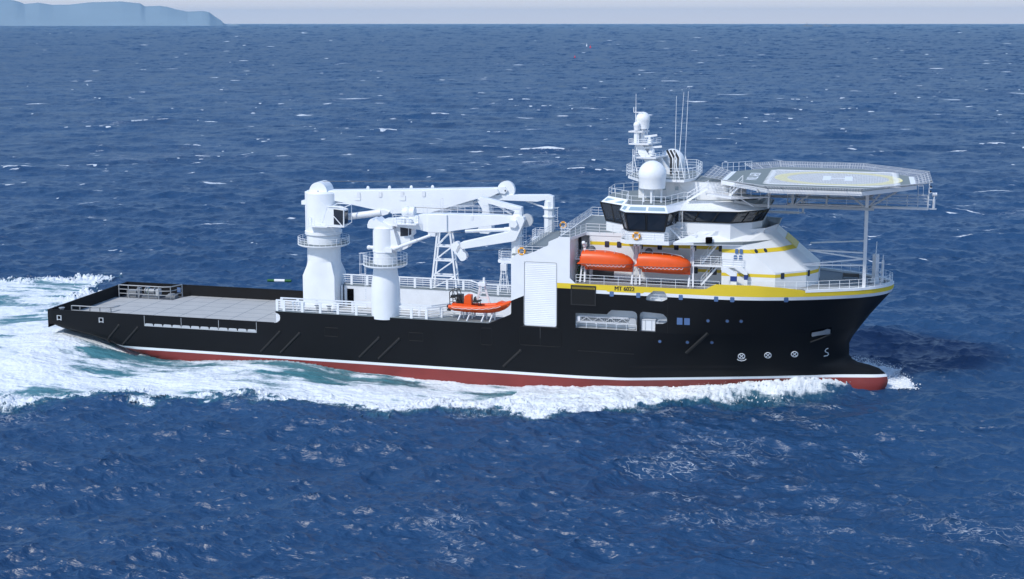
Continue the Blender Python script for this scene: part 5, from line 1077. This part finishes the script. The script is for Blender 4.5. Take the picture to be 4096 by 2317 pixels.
FB = fbm(512, 1.35, 7, 3); FS = fbm(512, 1.1, 8, 6); FW = fbm(512, 1.6, 9, 2)
# polar sheet centred below the viewpoint
CXp, CYp = CAM.x, CAM.y; H = CAM.z-SEA; f4 = FPX/4
yp = np.concatenate([np.array([1.0,1.4,1.8,2.4]), np.arange(3, 560, .62), np.arange(560, 900, 2.5), np.arange(900, 3000, 60)])
R = f4*H/yp; R = R[::-1]                      # near -> far
heading = math.atan2(FWD.y, FWD.x)
core = np.arange(-24.0, 24.0, .042); th = np.concatenate([np.arange(-85,-24,1.0), core, np.arange(24.0,86,1.0)]); th = heading-np.radians(th)
TH, RR = np.meshgrid(th, R); X0 = CXp+RR*np.cos(TH); Y0 = CYp+RR*np.sin(TH)
ny, nx = X0.shape
# cell size along the view ray; waves shorter than it fade out
dr = np.gradient(R)[:,None]*np.ones((1,nx))
def fade(lo, hi): return np.clip((hi-dr)/(hi-lo), 0, 1)
w1, w2, w3 = fade(6, 28), fade(.9, 3.4), fade(.35, .9)
# --- wake description (ship coordinates = world coordinates)
XO = [-140,-80,-40,-20,10.7,16.2,21.4,28.4,39.5,47.4,57,60,62.3,70,75.3,82,88.3,90.8,100.1,106,109.5,111.5,112.6]
YO = [-62,-52,-46,-43,-38.5,-36.5,-31.3,-31,-29.4,-29.2,-30.2,-25.5,-23,-23.3,-24.2,-21.2,-17.8,-14.4,-9.4,-6.3,-4.6,-3.0,-1.5]
XP = [-140,-80,-40,-33.4,-29.5,-22.6,-20,-10,20,60,90,104,111,113.9,116.2,118.3,120.3]
YP = [46,40,34.5,41,43.2,41.5,36,31,26,20,14,12,13,12.8,12.4,9,2.0]
XC = [-6,2,6,9,12.5,17,23.5,29.6,35.6,41.4,47,53,58,64,69,75,80,85,90,95,100,105,108,111,114,117]
ZC = [1.3,1.35,.75,.2,-.6,-1.3,-1.1,-.5,-.05,-.3,-1.15,-1.35,-1.5,-1.7,-1.6,-1.2,-.9,-.85,-1.0,-.85,-.45,-.05,-.05,-.4,-1.4,-2.0]
hx = np.linspace(60, 118, 117); hy = np.array([hb(x, -.6) if x < 116.5 else 0 for x in hx])
def half(x): return np.where(x < 60, np.interp(x, [-1,0,8,60],[0,10,11,11]), np.interp(x, hx, hy))
near = (X0 > -150) & (X0 < 135) & (Y0 > -75) & (Y0 < 70)
jag = sample(FB, 46, X0, Y0)*.85+sample(FS, 17, X0, Y0)*.45+sample(FW, 90, X0, Y0)*1.0
yh = half(X0); yo = np.interp(X0, XO, YO); yp_ = np.interp(X0, XP, YP)
t = (-Y0-yh)/np.maximum(-yo-yh, .5)          # starboard 0 hull .. 1 outer edge
tp = (Y0-yh)/np.maximum(yp_-yh, .5)
stb = Y0 < 0
je = jag*np.interp(X0, [-150,60,80,100,112],[1.3,1.2,.9,.5,.25])*np.where(stb | (X0 > 60), 1, 2.6)
inside = np.where(stb, (-yo+Y0)+je, (yp_-Y0)+je*1.2)   # metres inside the edge (>0 inside)
endx = np.where(stb, 112.8-X0, 121-X0)
edge = np.clip(inside/3.0, 0, 1)**.7*np.clip(endx/1.2, 0, 1)*near
aftfade = np.clip((X0+135)/40, 0, 1)
tt = np.where(stb, t, tp)
# foam density: solid along the breaking front and the bow roll, torn elsewhere
bow = np.clip((X0-66)/14, 0, 1)
front = np.exp(-((inside-3.0)/3.6)**2)
dens = .61+.33*bow+.34*front
dens = np.where(X0 < 70, dens+.15*sample(FW, 55, X0*.7, Y0*1.7)-.07*np.exp(-((tt-.07)/.11)**2)+.35*np.exp(-((X0-1)/7)**2)*(tt<.6), dens)
pool = np.exp(-(((X0-9)/5.5)**2+((Y0+14.5)/2.4)**2))+.9*np.exp(-(((X0-24)/8)**2+((Y0+14)/1.6)**2))+.7*np.exp(-(((X0-52)/3.5)**2+((Y0+23.5)/1.2)**2))+.55*np.exp(-(((X0+10)/14)**2+((Y0+22)/3)**2))
dens = dens-.30*np.clip(pool,0,1)
dens = np.where(~stb & (X0 > 100), .78, dens)
foam = np.where(near, np.clip(dens, 0, 1)*edge*aftfade, 0)
aer = np.where(near, np.clip(inside/5+.25, 0, 1)*np.clip((112-X0)/4,0,1)*aftfade*np.clip((endx)/2,0,1), 0)
calm = 1-.8*np.clip(inside/4+.2, 0, 1)*near
hullprox = np.clip(1-np.minimum(np.abs(np.abs(Y0)-yh), 99)/3.0, 0, 1)*((X0 > -3) & (X0 < 118))
calm = calm*(1-.75*hullprox)
hgt = sample(T1[0], L1, X0, Y0)*.42*w1+sample(T1[0], L1*2.7, X0+77, Y0, .4)*.16*fade(20,90)
hgt += (sample(T2[0], L2, X0, Y0)*.20*w2+sample(T3[0], L3, X0, Y0, .2)*.065*w3)
dxx = (sample(T1[1], L1, X0, Y0)*.42*w1+sample(T2[1], L2, X0, Y0)*.19*w2+sample(T3[1],L3,X0,Y0,.2)*.05*w3)*1.1; dyy = (sample(T1[2], L1, X0, Y0)*.42*w1+sample(T2[2], L2, X0, Y0)*.19*w2+sample(T3[2],L3,X0,Y0,.2)*.05*w3)*1.1
Z = SEA+hgt*calm
zc = np.interp(X0, XC, ZC)
inh = (np.abs(Y0) < yh+.2) & (X0 > -1) & (X0 < 117)
body = np.clip(1-tt, 0, 1)
lift = (zc-SEA)*np.clip(body,0,1)**1.3*near*(X0 < 119)*np.clip((X0+25)/25, 0, 1)
lift = np.where(X0 > 113, lift*np.clip((119-X0)/6,0,1), lift)
Z = Z+np.where(near, lift, 0)
ridge = .75*np.exp(-((inside-2.4)/2.0)**2)*np.interp(X0, [-140,-60,0,55,75,100,112,115],[0,.4,.6,.7,.85,.6,.3,.0])*stb*near
ridge += (.5*np.exp(-((inside-2.5)/2.4)**2)*np.interp(X0,[60,104,112,118,121],[.2,.6,1.2,1.0,.2]))*(~stb)*near*(X0 > 60)
ridge += .6*np.exp(-((inside-3)/3)**2)*(~stb)*near*(X0 < 0)*np.clip((X0+60)/40,0,1)
Z = Z+ridge
lump = (sample(FB, 34, X0, Y0)*.11+sample(FS, 16, X0, Y0)*.045)*np.clip(foam*1.4,0,1)*(.42+.5*bow+.25*front)
Z = Z+lump; Z = np.where(inh & near, np.minimum(Z, np.where(X0 < 14, np.interp(X0, [p[0] for p in KEEL], [p[1] for p in KEEL])-.25, -.9)), Z)
# whitecaps on the open sea
dJ = np.zeros_like(Z); 
gx = np.gradient(T1[1], L1/512, axis=1)*.42+np.gradient(T1[2], L1/512, axis=0)*.42; gx = sample(gx, L1, X0, Y0)
thr = np.quantile(gx[(RR < 2500)&(RR > 110)], .03); cap = np.clip((thr*.97-gx)/abs(thr)*5, 0, 1)*w1
gate = sample(FW, 330, X0, Y0*1.0, .3)
cap = cap*np.clip(.25+gate*.6, 0, 1)*np.clip((RR-260)/200,0,1)
streak = (gate > .95)*np.clip((gate-.95)*1.6,0,1)*.66*np.clip(sample(FB, 60, X0, Y0)*.5+.55, 0, 1)
lace = np.clip((gate-1.0)*1.2,0,1)*np.clip(.5+.5*sample(FB, 60, X0, Y0),0,1)*(RR < 1500)
lace = np.where(near, np.maximum(lace, .9*np.clip(1+inside/7,0,1)*(inside < 1)*np.clip((112-X0)/20,0,1)*np.clip((X0+120)/40,0,1)*np.clip(.55+.5*sample(FW,40,X0,Y0),0,1)), lace)
farp = np.clip((RR-250)/1300, 0, 1)**.7  # baked far darkening: cuts the sky's reflection with distance from the viewpoint
r5 = np.random.default_rng(77); tl = np.zeros_like(Z)
for wd_, am in ((3,.55),(7,.75),(17,.6)):
    q_ = r5.normal(size=Z.shape); cs_ = np.cumsum(np.pad(q_, ((0,0),(wd_,0))), axis=1); q_ = (cs_[:,wd_:]-cs_[:,:-wd_])/math.sqrt(wd_); tl += am*q_
tl *= np.clip((RR-180)/500, 0, 1)*.17
# far off, where single waves are smaller than a cell, breaking crests are short bright dashes
r2 = np.random.default_rng(21); dash = np.zeros_like(Z); nd = 1500
rows_far = np.where((R > 260) & (R < 16000))[0]; c0 = 61; c1 = 61+len(core)
for _ in range(nd):
    i = rows_far[int(r2.random()**.8*len(rows_far))]; near_ = np.clip(1200/R[i], .12, 1.6); j = r2.integers(c0, c1-20); ln = int(2+r2.exponential(8)*near_**.5); a = r2.uniform(.3,1)
    sl = slice(j, min(c1, j+ln)); dash[i, sl] = np.maximum(dash[i, sl], a*np.sin(np.linspace(.35, math.pi-.35, sl.stop-sl.start)))
cap = np.where(near, np.where(foam > .05, 0, cap), np.maximum(cap, dash))
cap = np.where((X0 > -60)&(X0 < 130)&(Y0 > -60)&(Y0 < 45), cap*.5, cap)
ks = np.where(near, calm, 1.0)
X = X0+dxx*ks*(1-near*.0); Y = Y0+dyy*ks
me = bpy.data.meshes.new('sea'); co = np.empty((ny*nx, 3), np.float32); co[:,0] = X.ravel(); co[:,1] = Y.ravel(); co[:,2] = Z.ravel()
me.vertices.add(ny*nx); me.vertices.foreach_set('co', co.ravel())
idx = np.arange(ny*nx).reshape(ny, nx); q = np.stack([idx[:-1,:-1], idx[:-1,1:], idx[1:,1:], idx[1:,:-1]], -1).reshape(-1,4)
me.loops.add(q.size); me.loops.foreach_set('vertex_index', q.ravel().astype(np.int32)); me.polygons.add(len(q)); me.polygons.foreach_set('loop_start', np.arange(0, q.size, 4, dtype=np.int32)); me.polygons.foreach_set('loop_total', np.full(len(q), 4, np.int32)); me.polygons.foreach_set('use_smooth', np.ones(len(q), bool)); me.update(calc_edges=True)
for nm_, arr in (('foam', foam), ('aer', aer), ('cap', cap), ('lace', lace), ('far_dim', farp), ('tilt', tl)):
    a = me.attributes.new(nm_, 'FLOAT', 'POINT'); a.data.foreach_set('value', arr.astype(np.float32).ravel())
if me.polygons[0].normal.z < 0: me.flip_normals()
so = bpy.data.objects.new('sea', me); COL.objects.link(so); tag(so, 'choppy dark blue open sea with scattered whitecaps and the white wake of the ship', 'sea', kind='structure')
# --- water material
m, nt, b = nodes_of('sea_water'); N, Lk = nt.nodes, nt.links
def nd_(t, **k):
    n = N.new(t)
    for a, v in k.items(): setattr(n, a, v)
    return n
geo = nd_('ShaderNodeNewGeometry')
def mapping(scale, rot=0):
    mp = nd_('ShaderNodeMapping'); mp.inputs['Scale'].default_value = scale; mp.inputs['Rotation'].default_value = (0,0,rot); Lk.new(geo.outputs['Position'], mp.inputs['Vector']); return mp.outputs[0]
def noise(scale, vec, det=5, rough=.6, dist=0.0):
    n = nd_('ShaderNodeTexNoise'); n.inputs['Scale'].default_value = scale; n.inputs['Detail'].default_value = det; n.inputs['Roughness'].default_value = rough; n.inputs['Distortion'].default_value = dist; Lk.new(vec, n.inputs['Vector']); return n.outputs['Fac']
def mth(op, a, b_=None, clamp=False):
    n = nd_('ShaderNodeMath', operation=op, use_clamp=clamp)
    for i, v in enumerate((a, b_)):
        if v is None: continue
        if isinstance(v, (int,float)): n.inputs[i].default_value = v
        else: Lk.new(v, n.inputs[i])
    return n.outputs[0]
def attr(n_): a = nd_('ShaderNodeAttribute'); a.attribute_name = n_; return a.outputs['Fac']
def mixc(f, a, b_):
    n = nd_('ShaderNodeMix', data_type='RGBA')
    for k, v in (('Factor', f), ('A', a), ('B', b_)):
        if isinstance(v, tuple): n.inputs[k].default_value = (*v, 1)
        elif isinstance(v, (int,float)): n.inputs[k].default_value = v
        else: Lk.new(v, n.inputs[k])
    return n.outputs['Result']
fo, ae, ca = attr('foam'), attr('aer'), attr('cap')
vs = mapping((.55,1.0,1.0), math.radians(6)); vi = mapping((1,1,1))
n1 = noise(.42, vs, 7, .68, .6); n2 = noise(2.3, vi, 5, .7, .3); n3 = noise(.11, mapping((.35,1,1), math.radians(5)), 5, .6, .8)
nz = mth('ADD', mth('MULTIPLY', n1, .52), mth('ADD', mth('MULTIPLY', n2, .12), mth('MULTIPLY', n3, .36)))
# foam cover = smoothstep on density + noise
n7 = noise(.55, mapping((.16,1.0,1), math.radians(-4)), 5, .62, .5)
thv = mth('SUBTRACT', mth('ADD', mth('MULTIPLY', fo, .86), mth('ADD', mth('MULTIPLY', mth('SUBTRACT', nz, .5), 1.2), mth('MULTIPLY', mth('SUBTRACT', n7, .5), 1.05))), .29)
cov = nd_('ShaderNodeMapRange', interpolation_type='SMOOTHSTEP'); cov.inputs['From Min'].default_value = .0; cov.inputs['From Max'].default_value = .30; Lk.new(thv, cov.inputs['Value'])
gate_ = mth('GREATER_THAN', fo, .012); cover = mth('MULTIPLY', cov.outputs['Result'], gate_)
n4 = noise(.9, mapping((.6,1.3,1)), 6, .75, .8); capv = nd_('ShaderNodeMapRange', interpolation_type='SMOOTHSTEP'); capv.inputs['From Min'].default_value = .42; capv.inputs['From Max'].default_value = .62; Lk.new(mth('ADD', mth('MULTIPLY', ca, .85), mth('MULTIPLY', mth('SUBTRACT', n4, .5), .9)), capv.inputs['Value'])
caps = mth('MULTIPLY', capv.outputs['Result'], mth('GREATER_THAN', ca, .12))
la = attr('lace'); far_dim = attr('far_dim')
def ridge_(sc, det, dist): return mth('SUBTRACT', 1.0, mth('ABSOLUTE', mth('MULTIPLY', mth('SUBTRACT', noise(sc, mapping((.6,1.15,1), math.radians(12)), det, .55, dist), .5), 2.0)))
lz = nd_('ShaderNodeMapRange', interpolation_type='SMOOTHSTEP'); lz.inputs['From Min'].default_value = .94; lz.inputs['From Max'].default_value = 1.0; Lk.new(mth('MULTIPLY', ridge_(.8, 4, 1.0), 1.0), lz.inputs['Value'])
lz2 = nd_('ShaderNodeMapRange', interpolation_type='SMOOTHSTEP'); lz2.inputs['From Min'].default_value = .49; lz2.inputs['From Max'].default_value = .62; Lk.new(n3, lz2.inputs['Value'])
lacev = mth('MULTIPLY', mth('MULTIPLY', lz.outputs['Result'], lz2.outputs['Result']), mth('MULTIPLY', la, 1.1, True))
cover = mth('MAXIMUM', cover, mth('MAXIMUM', mth('MULTIPLY', caps, .85), mth('MULTIPLY', lacev, .6)))
# water body colour
n5 = noise(.018, mapping((.5,1,1)), 3, .5); n6 = noise(.25, mapping((.4,1,1)), 4, .6)
vary = mth('ADD', mth('MULTIPLY', n5, .6), mth('MULTIPLY', n6, .4))
deep = mixc(vary, (.006,.031,.088), (.020,.076,.182))
teal = mixc(mth('MULTIPLY', ae, n1), (.02,.16,.17), (.16,.42,.43))
wat = mixc(mth('MULTIPLY', ae, .6, True), deep, teal)
fcol = mixc(nz, (.50,.62,.70), (1.0,.99,1.0))
col = mixc(cover, wat, fcol); Lk.new(col, b.inputs['Base Color'])
rg = nd_('ShaderNodeMapRange'); rg.inputs['To Min'].default_value = .36; rg.inputs['To Max'].default_value = .85; Lk.new(cover, rg.inputs['Value']); Lk.new(rg.outputs['Result'], b.inputs['Roughness'])
b.inputs['IOR'].default_value = 1.37
sp = nd_('ShaderNodeMapRange'); sp.inputs['To Min'].default_value = .68; sp.inputs['To Max'].default_value = .15; Lk.new(cover, sp.inputs['Value']); Lk.new(mth('MULTIPLY', sp.outputs['Result'], mth('SUBTRACT', 1.0, mth('MULTIPLY', far_dim, .8))), b.inputs['Specular IOR Level'])  # far water is darkened here by a baked drop in specular
# ripples
w_ = math.radians(7)
r1 = noise(1.1, mapping((.45,1.25,1), w_), 4, .6, .4); r2_ = noise(.16, mapping((.4,1.3,1), w_), 5, .62, .3); r3 = noise(.022, mapping((.4,1.3,1), w_), 6, .7)
hs = mth('ADD', mth('MULTIPLY', r1, .42), mth('ADD', mth('MULTIPLY', r2_, 1.35), mth('MULTIPLY', r3, 3.0)))
bp = nd_('ShaderNodeBump'); bp.inputs['Strength'].default_value = .6; bp.inputs['Distance'].default_value = 1.0; Lk.new(hs, bp.inputs['Height'])
def ncol(scale, vec, det, rough):
    n = nd_('ShaderNodeTexNoise'); n.inputs['Scale'].default_value = scale; n.inputs['Detail'].default_value = det; n.inputs['Roughness'].default_value = rough; Lk.new(vec, n.inputs['Vector']); return n.outputs['Color']
def vm(op, a, b_=None, sc=None):
    n = nd_('ShaderNodeVectorMath', operation=op)
    if isinstance(a, tuple): n.inputs[0].default_value = a
    else: Lk.new(a, n.inputs[0])
    if b_ is not None:
        if isinstance(b_, tuple): n.inputs[1].default_value = b_
        else: Lk.new(b_, n.inputs[1])
    if sc is not None: n.inputs['Scale'].default_value = sc
    return n.outputs[0]
pa = vm('SUBTRACT', ncol(1.6, mapping((.45,1.1,1), w_), 5, .7), (.5,.5,.5)); pb = vm('SUBTRACT', ncol(.19, mapping((.4,1.2,1), w_), 4, .6), (.5,.5,.5))
psum = vm('ADD', vm('SCALE', pa, sc=.55), vm('SCALE', pb, sc=.7)); psum = vm('MULTIPLY', psum, (.6,1.0,0.0))
cmb = nd_('ShaderNodeCombineXYZ'); tn_ = attr('tilt'); Lk.new(tn_, cmb.inputs['Y']); Lk.new(mth('MULTIPLY', tn_, .35), cmb.inputs['X'])
vadd = vm('NORMALIZE', vm('ADD', bp.outputs['Normal'], vm('ADD', psum, cmb.outputs[0])))
fb2 = nd_('ShaderNodeBump'); fb2.inputs['Strength'].default_value = .22; fb2.inputs['Distance'].default_value = .25; Lk.new(mth('MULTIPLY', nz, cover), fb2.inputs['Height']); Lk.new(vadd, fb2.inputs['Normal']); Lk.new(fb2.outputs['Normal'], b.inputs['Normal'])
me.materials.append(m)
# =================================================================== spray at the bow (solid white water thrown up, many small blobs)
sp_pts = []
def hz_at(x, y):
    i = np.argmin((X0-x)**2+(Y0-y)**2); return float(Z.ravel()[i])
selm = near & (foam > .35) & (RR < 330); zi, zj = np.where(selm); 
edge_sel = selm & (np.abs(inside-1.2) < 1.6) & (X0 > 56); ei, ej = np.where(edge_sel)
spl = selm & (~stb) & (X0 > 106); si, sj = np.where(spl)
hullc = selm & stb & (X0 > 88) & (tt < .35); hi_, hj = np.where(hullc)
m = MB(); ico = [(0,0,1),(.894,0,.447),(.276,.851,.447),(-.724,.526,.447),(-.724,-.526,.447),(.276,-.851,.447),(.724,.526,-.447),(-.276,.851,-.447),(-.894,0,-.447),(-.276,-.851,-.447),(.724,-.526,-.447),(0,0,-1)]
icf = [(0,1,2),(0,2,3),(0,3,4),(0,4,5),(0,5,1),(1,6,2),(2,7,3),(3,8,4),(4,9,5),(5,10,1),(6,7,2),(7,8,3),(8,9,4),(9,10,5),(10,6,1),(11,7,6),(11,8,7),(11,9,8),(11,10,9),(11,6,10)]
r4 = np.random.default_rng(5)
for (I, J, cnt, up, out) in ((ei,ej,1100,.22,.5),(si,sj,1300,.45,.6),(hi_,hj,500,.3,.2)):
    if len(I) == 0: continue
    for _ in range(cnt):
        k = r4.integers(len(I)); i, j = I[k], J[k]; u = r4.exponential(up); r_ = .10*math.exp(-u/ (up*1.6))*r4.uniform(.4,1.1)
        c = (X0[i,j]+r4.normal()*out*.5, Y0[i,j]+r4.normal()*out*.5, Z[i,j]+u*.7); m.add([(c[0]+a*r_*1.3, c[1]+b_*r_, c[2]+d*r_) for a,b_,d in ico], icf, True)
tag(m.build('spray', paint('sea_spray', (.9,.91,.93), .9, .03), merge=False, fixn=False), 'fine white spray thrown up along the bow wave', 'spray', kind='stuff')
# =================================================================== FAR COAST
def far_pt(px, D): d = Vector((ray(px, 92).x, ray(px, 92).y, 0)).normalized(); return Vector((CAM.x, CAM.y, 0))+d*D
prof = [(-1700,91),(-1300,62),(-900,10),(-420,-60),(-200,-52),(-60,-22),(0,-8),(60,-1),(77,3),(103,12),(158,7),(214,15),(278,14),(363,5),(483,1),(564,8),(581,19),(641,17),(671,21),(705,30),(752,39),(812,36),(838,41),(867,62),(885,73),(900,90)]
D = 25500.0; nh = fbm(256, 1.5, 31, 2)
xs = np.arange(-1700, 903, 5.0); hz = np.interp(xs, [p[0] for p in prof], [p[1] for p in prof]); rows = []
depth = [(-1.0,0),(-.8,.22),(-.6,.45),(-.4,.68),(-.2,.86),(0,1),(.3,.8),(1,0)]
for dd, hh in depth:
    row = []
    for i,(px,hy_) in enumerate(zip(xs,hz)):
        hp_ = max(0, (92-hy_))*D/FPX; g_ = nh[int(i)%256, int((dd+1)*60)%256]*.0
        p = far_pt(px+ (0 if hh in (0,1) else 2*nh[(i*3)%256, int(dd*50)%256]), D+dd*2600*(.35+.65*min(1,hp_/250))); row.append((p.x, p.y, SEA-3+max(0, (hh+g_))*(hp_+3) if hh > 0 else SEA-4))
    rows.append(row)
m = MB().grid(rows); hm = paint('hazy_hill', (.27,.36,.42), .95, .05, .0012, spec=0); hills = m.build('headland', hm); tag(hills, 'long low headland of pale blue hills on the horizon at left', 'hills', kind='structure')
m = MB(); p = far_pt(932, 25000); 
rows = []
for r_ in (0,40,80,120): rows.append([(p.x+r_*1.1*math.cos(a), p.y+r_*math.sin(a), SEA-2+30*(1-(r_/120)**2)) for a in [2*math.pi*k/20 for k in range(21)]])
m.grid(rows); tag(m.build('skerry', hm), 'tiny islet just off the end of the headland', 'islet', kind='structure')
# distant ships on the horizon
def farship(px, D, L_, mast, lab):
    p = far_pt(px, D); r = RGT; t = thing('distant_ship', lab, 'ship', tuple(p)); fm = paint('hazy_ship_grey', (.2,.23,.28), .8)
    def bx(u0,u1,z0,z1,name):
        m = MB(); vs = [p+r*u+Vector((0,w,0))+Vector((0,0,z)) for z in (z0,z1) for u,w in ((u0,-9),(u1,-9),(u1,9),(u0,9))]; m.add(vs,[(0,3,2,1),(4,5,6,7),(0,1,5,4),(1,2,6,5),(2,3,7,6),(3,0,4,7)]); return m.build(name, fm, t)
    m = MB(); hp2 = [(-L_/2,14),(L_/2,12),(L_/2-8,-2),(-L_/2+4,-2)]; vs = [p+r*u+Vector((0,w,z)) for w in (-9,9) for u,z in hp2]; m.add(vs,[(0,1,2,3),(7,6,5,4),(0,4,5,1),(1,5,6,2),(2,6,7,3),(3,7,4,0)]); m.build('hull', fm, t)
    bx(-L_*.30,-L_*.02,13,24,'superstructure'); bx(L_*.1,L_*.3,12,18,'deckhouse')
    if mast: bx(-L_*.13,-L_*.10,24,52,'mast')
    else: bx(-L_*.2,-L_*.16,24,32,'mast')
farship(3232, 18500, 130, True, 'faint grey ship silhouette with a tall mast on the horizon at right')
farship(3310, 18500, 120, False, 'fainter grey ship silhouette on the horizon, right of the one with the mast')
# marker buoys far out and a floating spar beyond the stern
def marker(px, py, h, w, mat, lab, grp=None):
    p = at(px, py, z=SEA); t = thing('marker_buoy', lab, 'buoy', tuple(p), grp)
    MB().lathe([(w*.5,SEA-.4),(w,SEA),(w,SEA+h*.45),(w*.25,SEA+h*.8),(w*.2,SEA+h)], (p.x,p.y), 14).build('body', M[mat], t)
    MB().sphere((p.x,p.y,SEA+h), w*.45, 10, 6).build('top_mark', M[mat], t)
marker(1484*1.5913, 121*1.5913, 4.5, 1.5, 'pinkred', 'red marker buoy far out on the sea, the larger one beside the white buoy')
marker(1475*1.5913, 117*1.5913, 5.5, 1.3, 'white', 'white marker buoy far out on the sea beside the larger red buoy')
marker(1445*1.5913, 146*1.5913, 3.2, .9, 'pinkred', 'small red marker buoy alone on the sea, below the pair of buoys')
p0, p1 = at(690*1.5913,705.5*1.5913,z=SEA+.25), at(716*1.5913,706*1.5913,z=SEA+.25)
t = thing('floating_spar', 'white floating spar with green ends on the water beyond the cargo deck', 'float', tuple(p0)); MB().tube([p0,p1],.28,12).build('body', M['white'], t)
d_ = (p1-p0).normalized(); MB().tube([p0-d_*1.3,p0],.26,12).build('green_end', M['green'], t); MB().tube([p1,p1+d_*1.2],.26,12).build('green_end', M['green'], t)
# =================================================================== AIR, LIGHT, CAMERA
hzm = bpy.data.materials.new('sea_haze'); hzm.use_nodes = True; nt = hzm.node_tree; nt.nodes.clear(); out = nt.nodes.new('ShaderNodeOutputMaterial'); pv = nt.nodes.new('ShaderNodeVolumePrincipled'); pv.inputs['Color'].default_value = (.44,.72,1,1); pv.inputs['Density'].default_value = HAZE; pv.inputs['Anisotropy'].default_value = .0; nt.links.new(pv.outputs[0], out.inputs['Volume'])
hzb = MB().box(-66000,66000,-66000,66000,SEA-12,700).build('haze', hzm, merge=False); tag(hzb, 'thin pale sea haze', 'haze', kind='stuff')
w = bpy.data.worlds.new('World'); scene.world = w; w.use_nodes = True; nt = w.node_tree; bg = nt.nodes['Background']; sky_ = nt.nodes.new('ShaderNodeTexSky'); sky_.sky_type = 'NISHITA'; sky_.sun_disc = False
SUN_EL, SUN_AZ = math.radians(47), math.atan2(-.5,-.87)
sky_.sun_elevation = SUN_EL; sky_.sun_rotation = SUN_AZ; sky_.altitude = 0; sky_.air_density = 1.0; sky_.dust_density = .8; sky_.ozone_density = 1.2
tcw = nt.nodes.new('ShaderNodeTexCoord'); sw = nt.nodes.new('ShaderNodeSeparateXYZ'); nt.links.new(tcw.outputs['Generated'], sw.inputs['Vector'])
rw = nt.nodes.new('ShaderNodeMapRange'); rw.inputs['From Min'].default_value = 0; rw.inputs['From Max'].default_value = .04; rw.inputs['To Min'].default_value = 1; rw.inputs['To Max'].default_value = 0; rw.interpolation_type = 'SMOOTHSTEP'; nt.links.new(sw.outputs['Z'], rw.inputs['Value'])
mw = nt.nodes.new('ShaderNodeMix'); mw.data_type = 'RGBA'; mw.inputs['B'].default_value = (9.4,8.3,7.5,1); nt.links.new(rw.outputs['Result'], mw.inputs['Factor'])
hz2 = nt.nodes.new('ShaderNodeMix'); hz2.data_type = 'RGBA'; hz2.inputs['Factor'].default_value = .6; zr = nt.nodes.new('ShaderNodeMapRange'); zr.inputs['From Min'].default_value = .18; zr.inputs['From Max'].default_value = .75; nt.links.new(sw.outputs['Z'], zr.inputs['Value']); zc_ = nt.nodes.new('ShaderNodeMix'); zc_.data_type = 'RGBA'; zc_.inputs['A'].default_value = (2.9,4.6,7.0,1); zc_.inputs['B'].default_value = (1.3,2.6,5.6,1); nt.links.new(zr.outputs['Result'], zc_.inputs['Factor']); nt.links.new(zc_.outputs['Result'], hz2.inputs['B']); nt.links.new(sky_.outputs[0], hz2.inputs['A']); nt.links.new(hz2.outputs['Result'], mw.inputs['A']); nt.links.new(mw.outputs['Result'], bg.inputs['Color']); bg.inputs['Strength'].default_value = SKY
sd = bpy.data.lights.new('sun','SUN'); sd.energy = SUNE; sd.angle = math.radians(4); sd.color = (1,.955,.89); sl = bpy.data.objects.new('sun', sd); COL.objects.link(sl)
sdir = Vector((math.sin(SUN_AZ)*math.cos(SUN_EL), math.cos(SUN_AZ)*math.cos(SUN_EL), math.sin(SUN_EL))); sl.rotation_euler = sdir.to_track_quat('Z','Y').to_euler(); sl.location = (0,-200,300)
cd_ = bpy.data.cameras.new('camera'); cam = bpy.data.objects.new('camera', cd_); COL.objects.link(cam); cam.location = CAM
rm = Matrix((RGT, UPV, -FWD)).transposed(); cam.rotation_euler = rm.to_euler(); cd_.sensor_fit = 'HORIZONTAL'; cd_.sensor_width = 36; cd_.lens = 36*FPX/W0
cd_.shift_y = -(H0/2-CY)/W0; cd_.shift_x = 0; cd_.clip_start = 1; cd_.clip_end = 200000; scene.camera = cam
scene.view_settings.view_transform = 'Standard'; scene.view_settings.look = 'None'; scene.view_settings.exposure = EXPO; scene.view_settings.gamma = 1
scene.cycles.use_denoising = True; scene.cycles.volume_bounces = 0; scene.cycles.max_bounces = 8; scene.cycles.transparent_max_bounces = 16
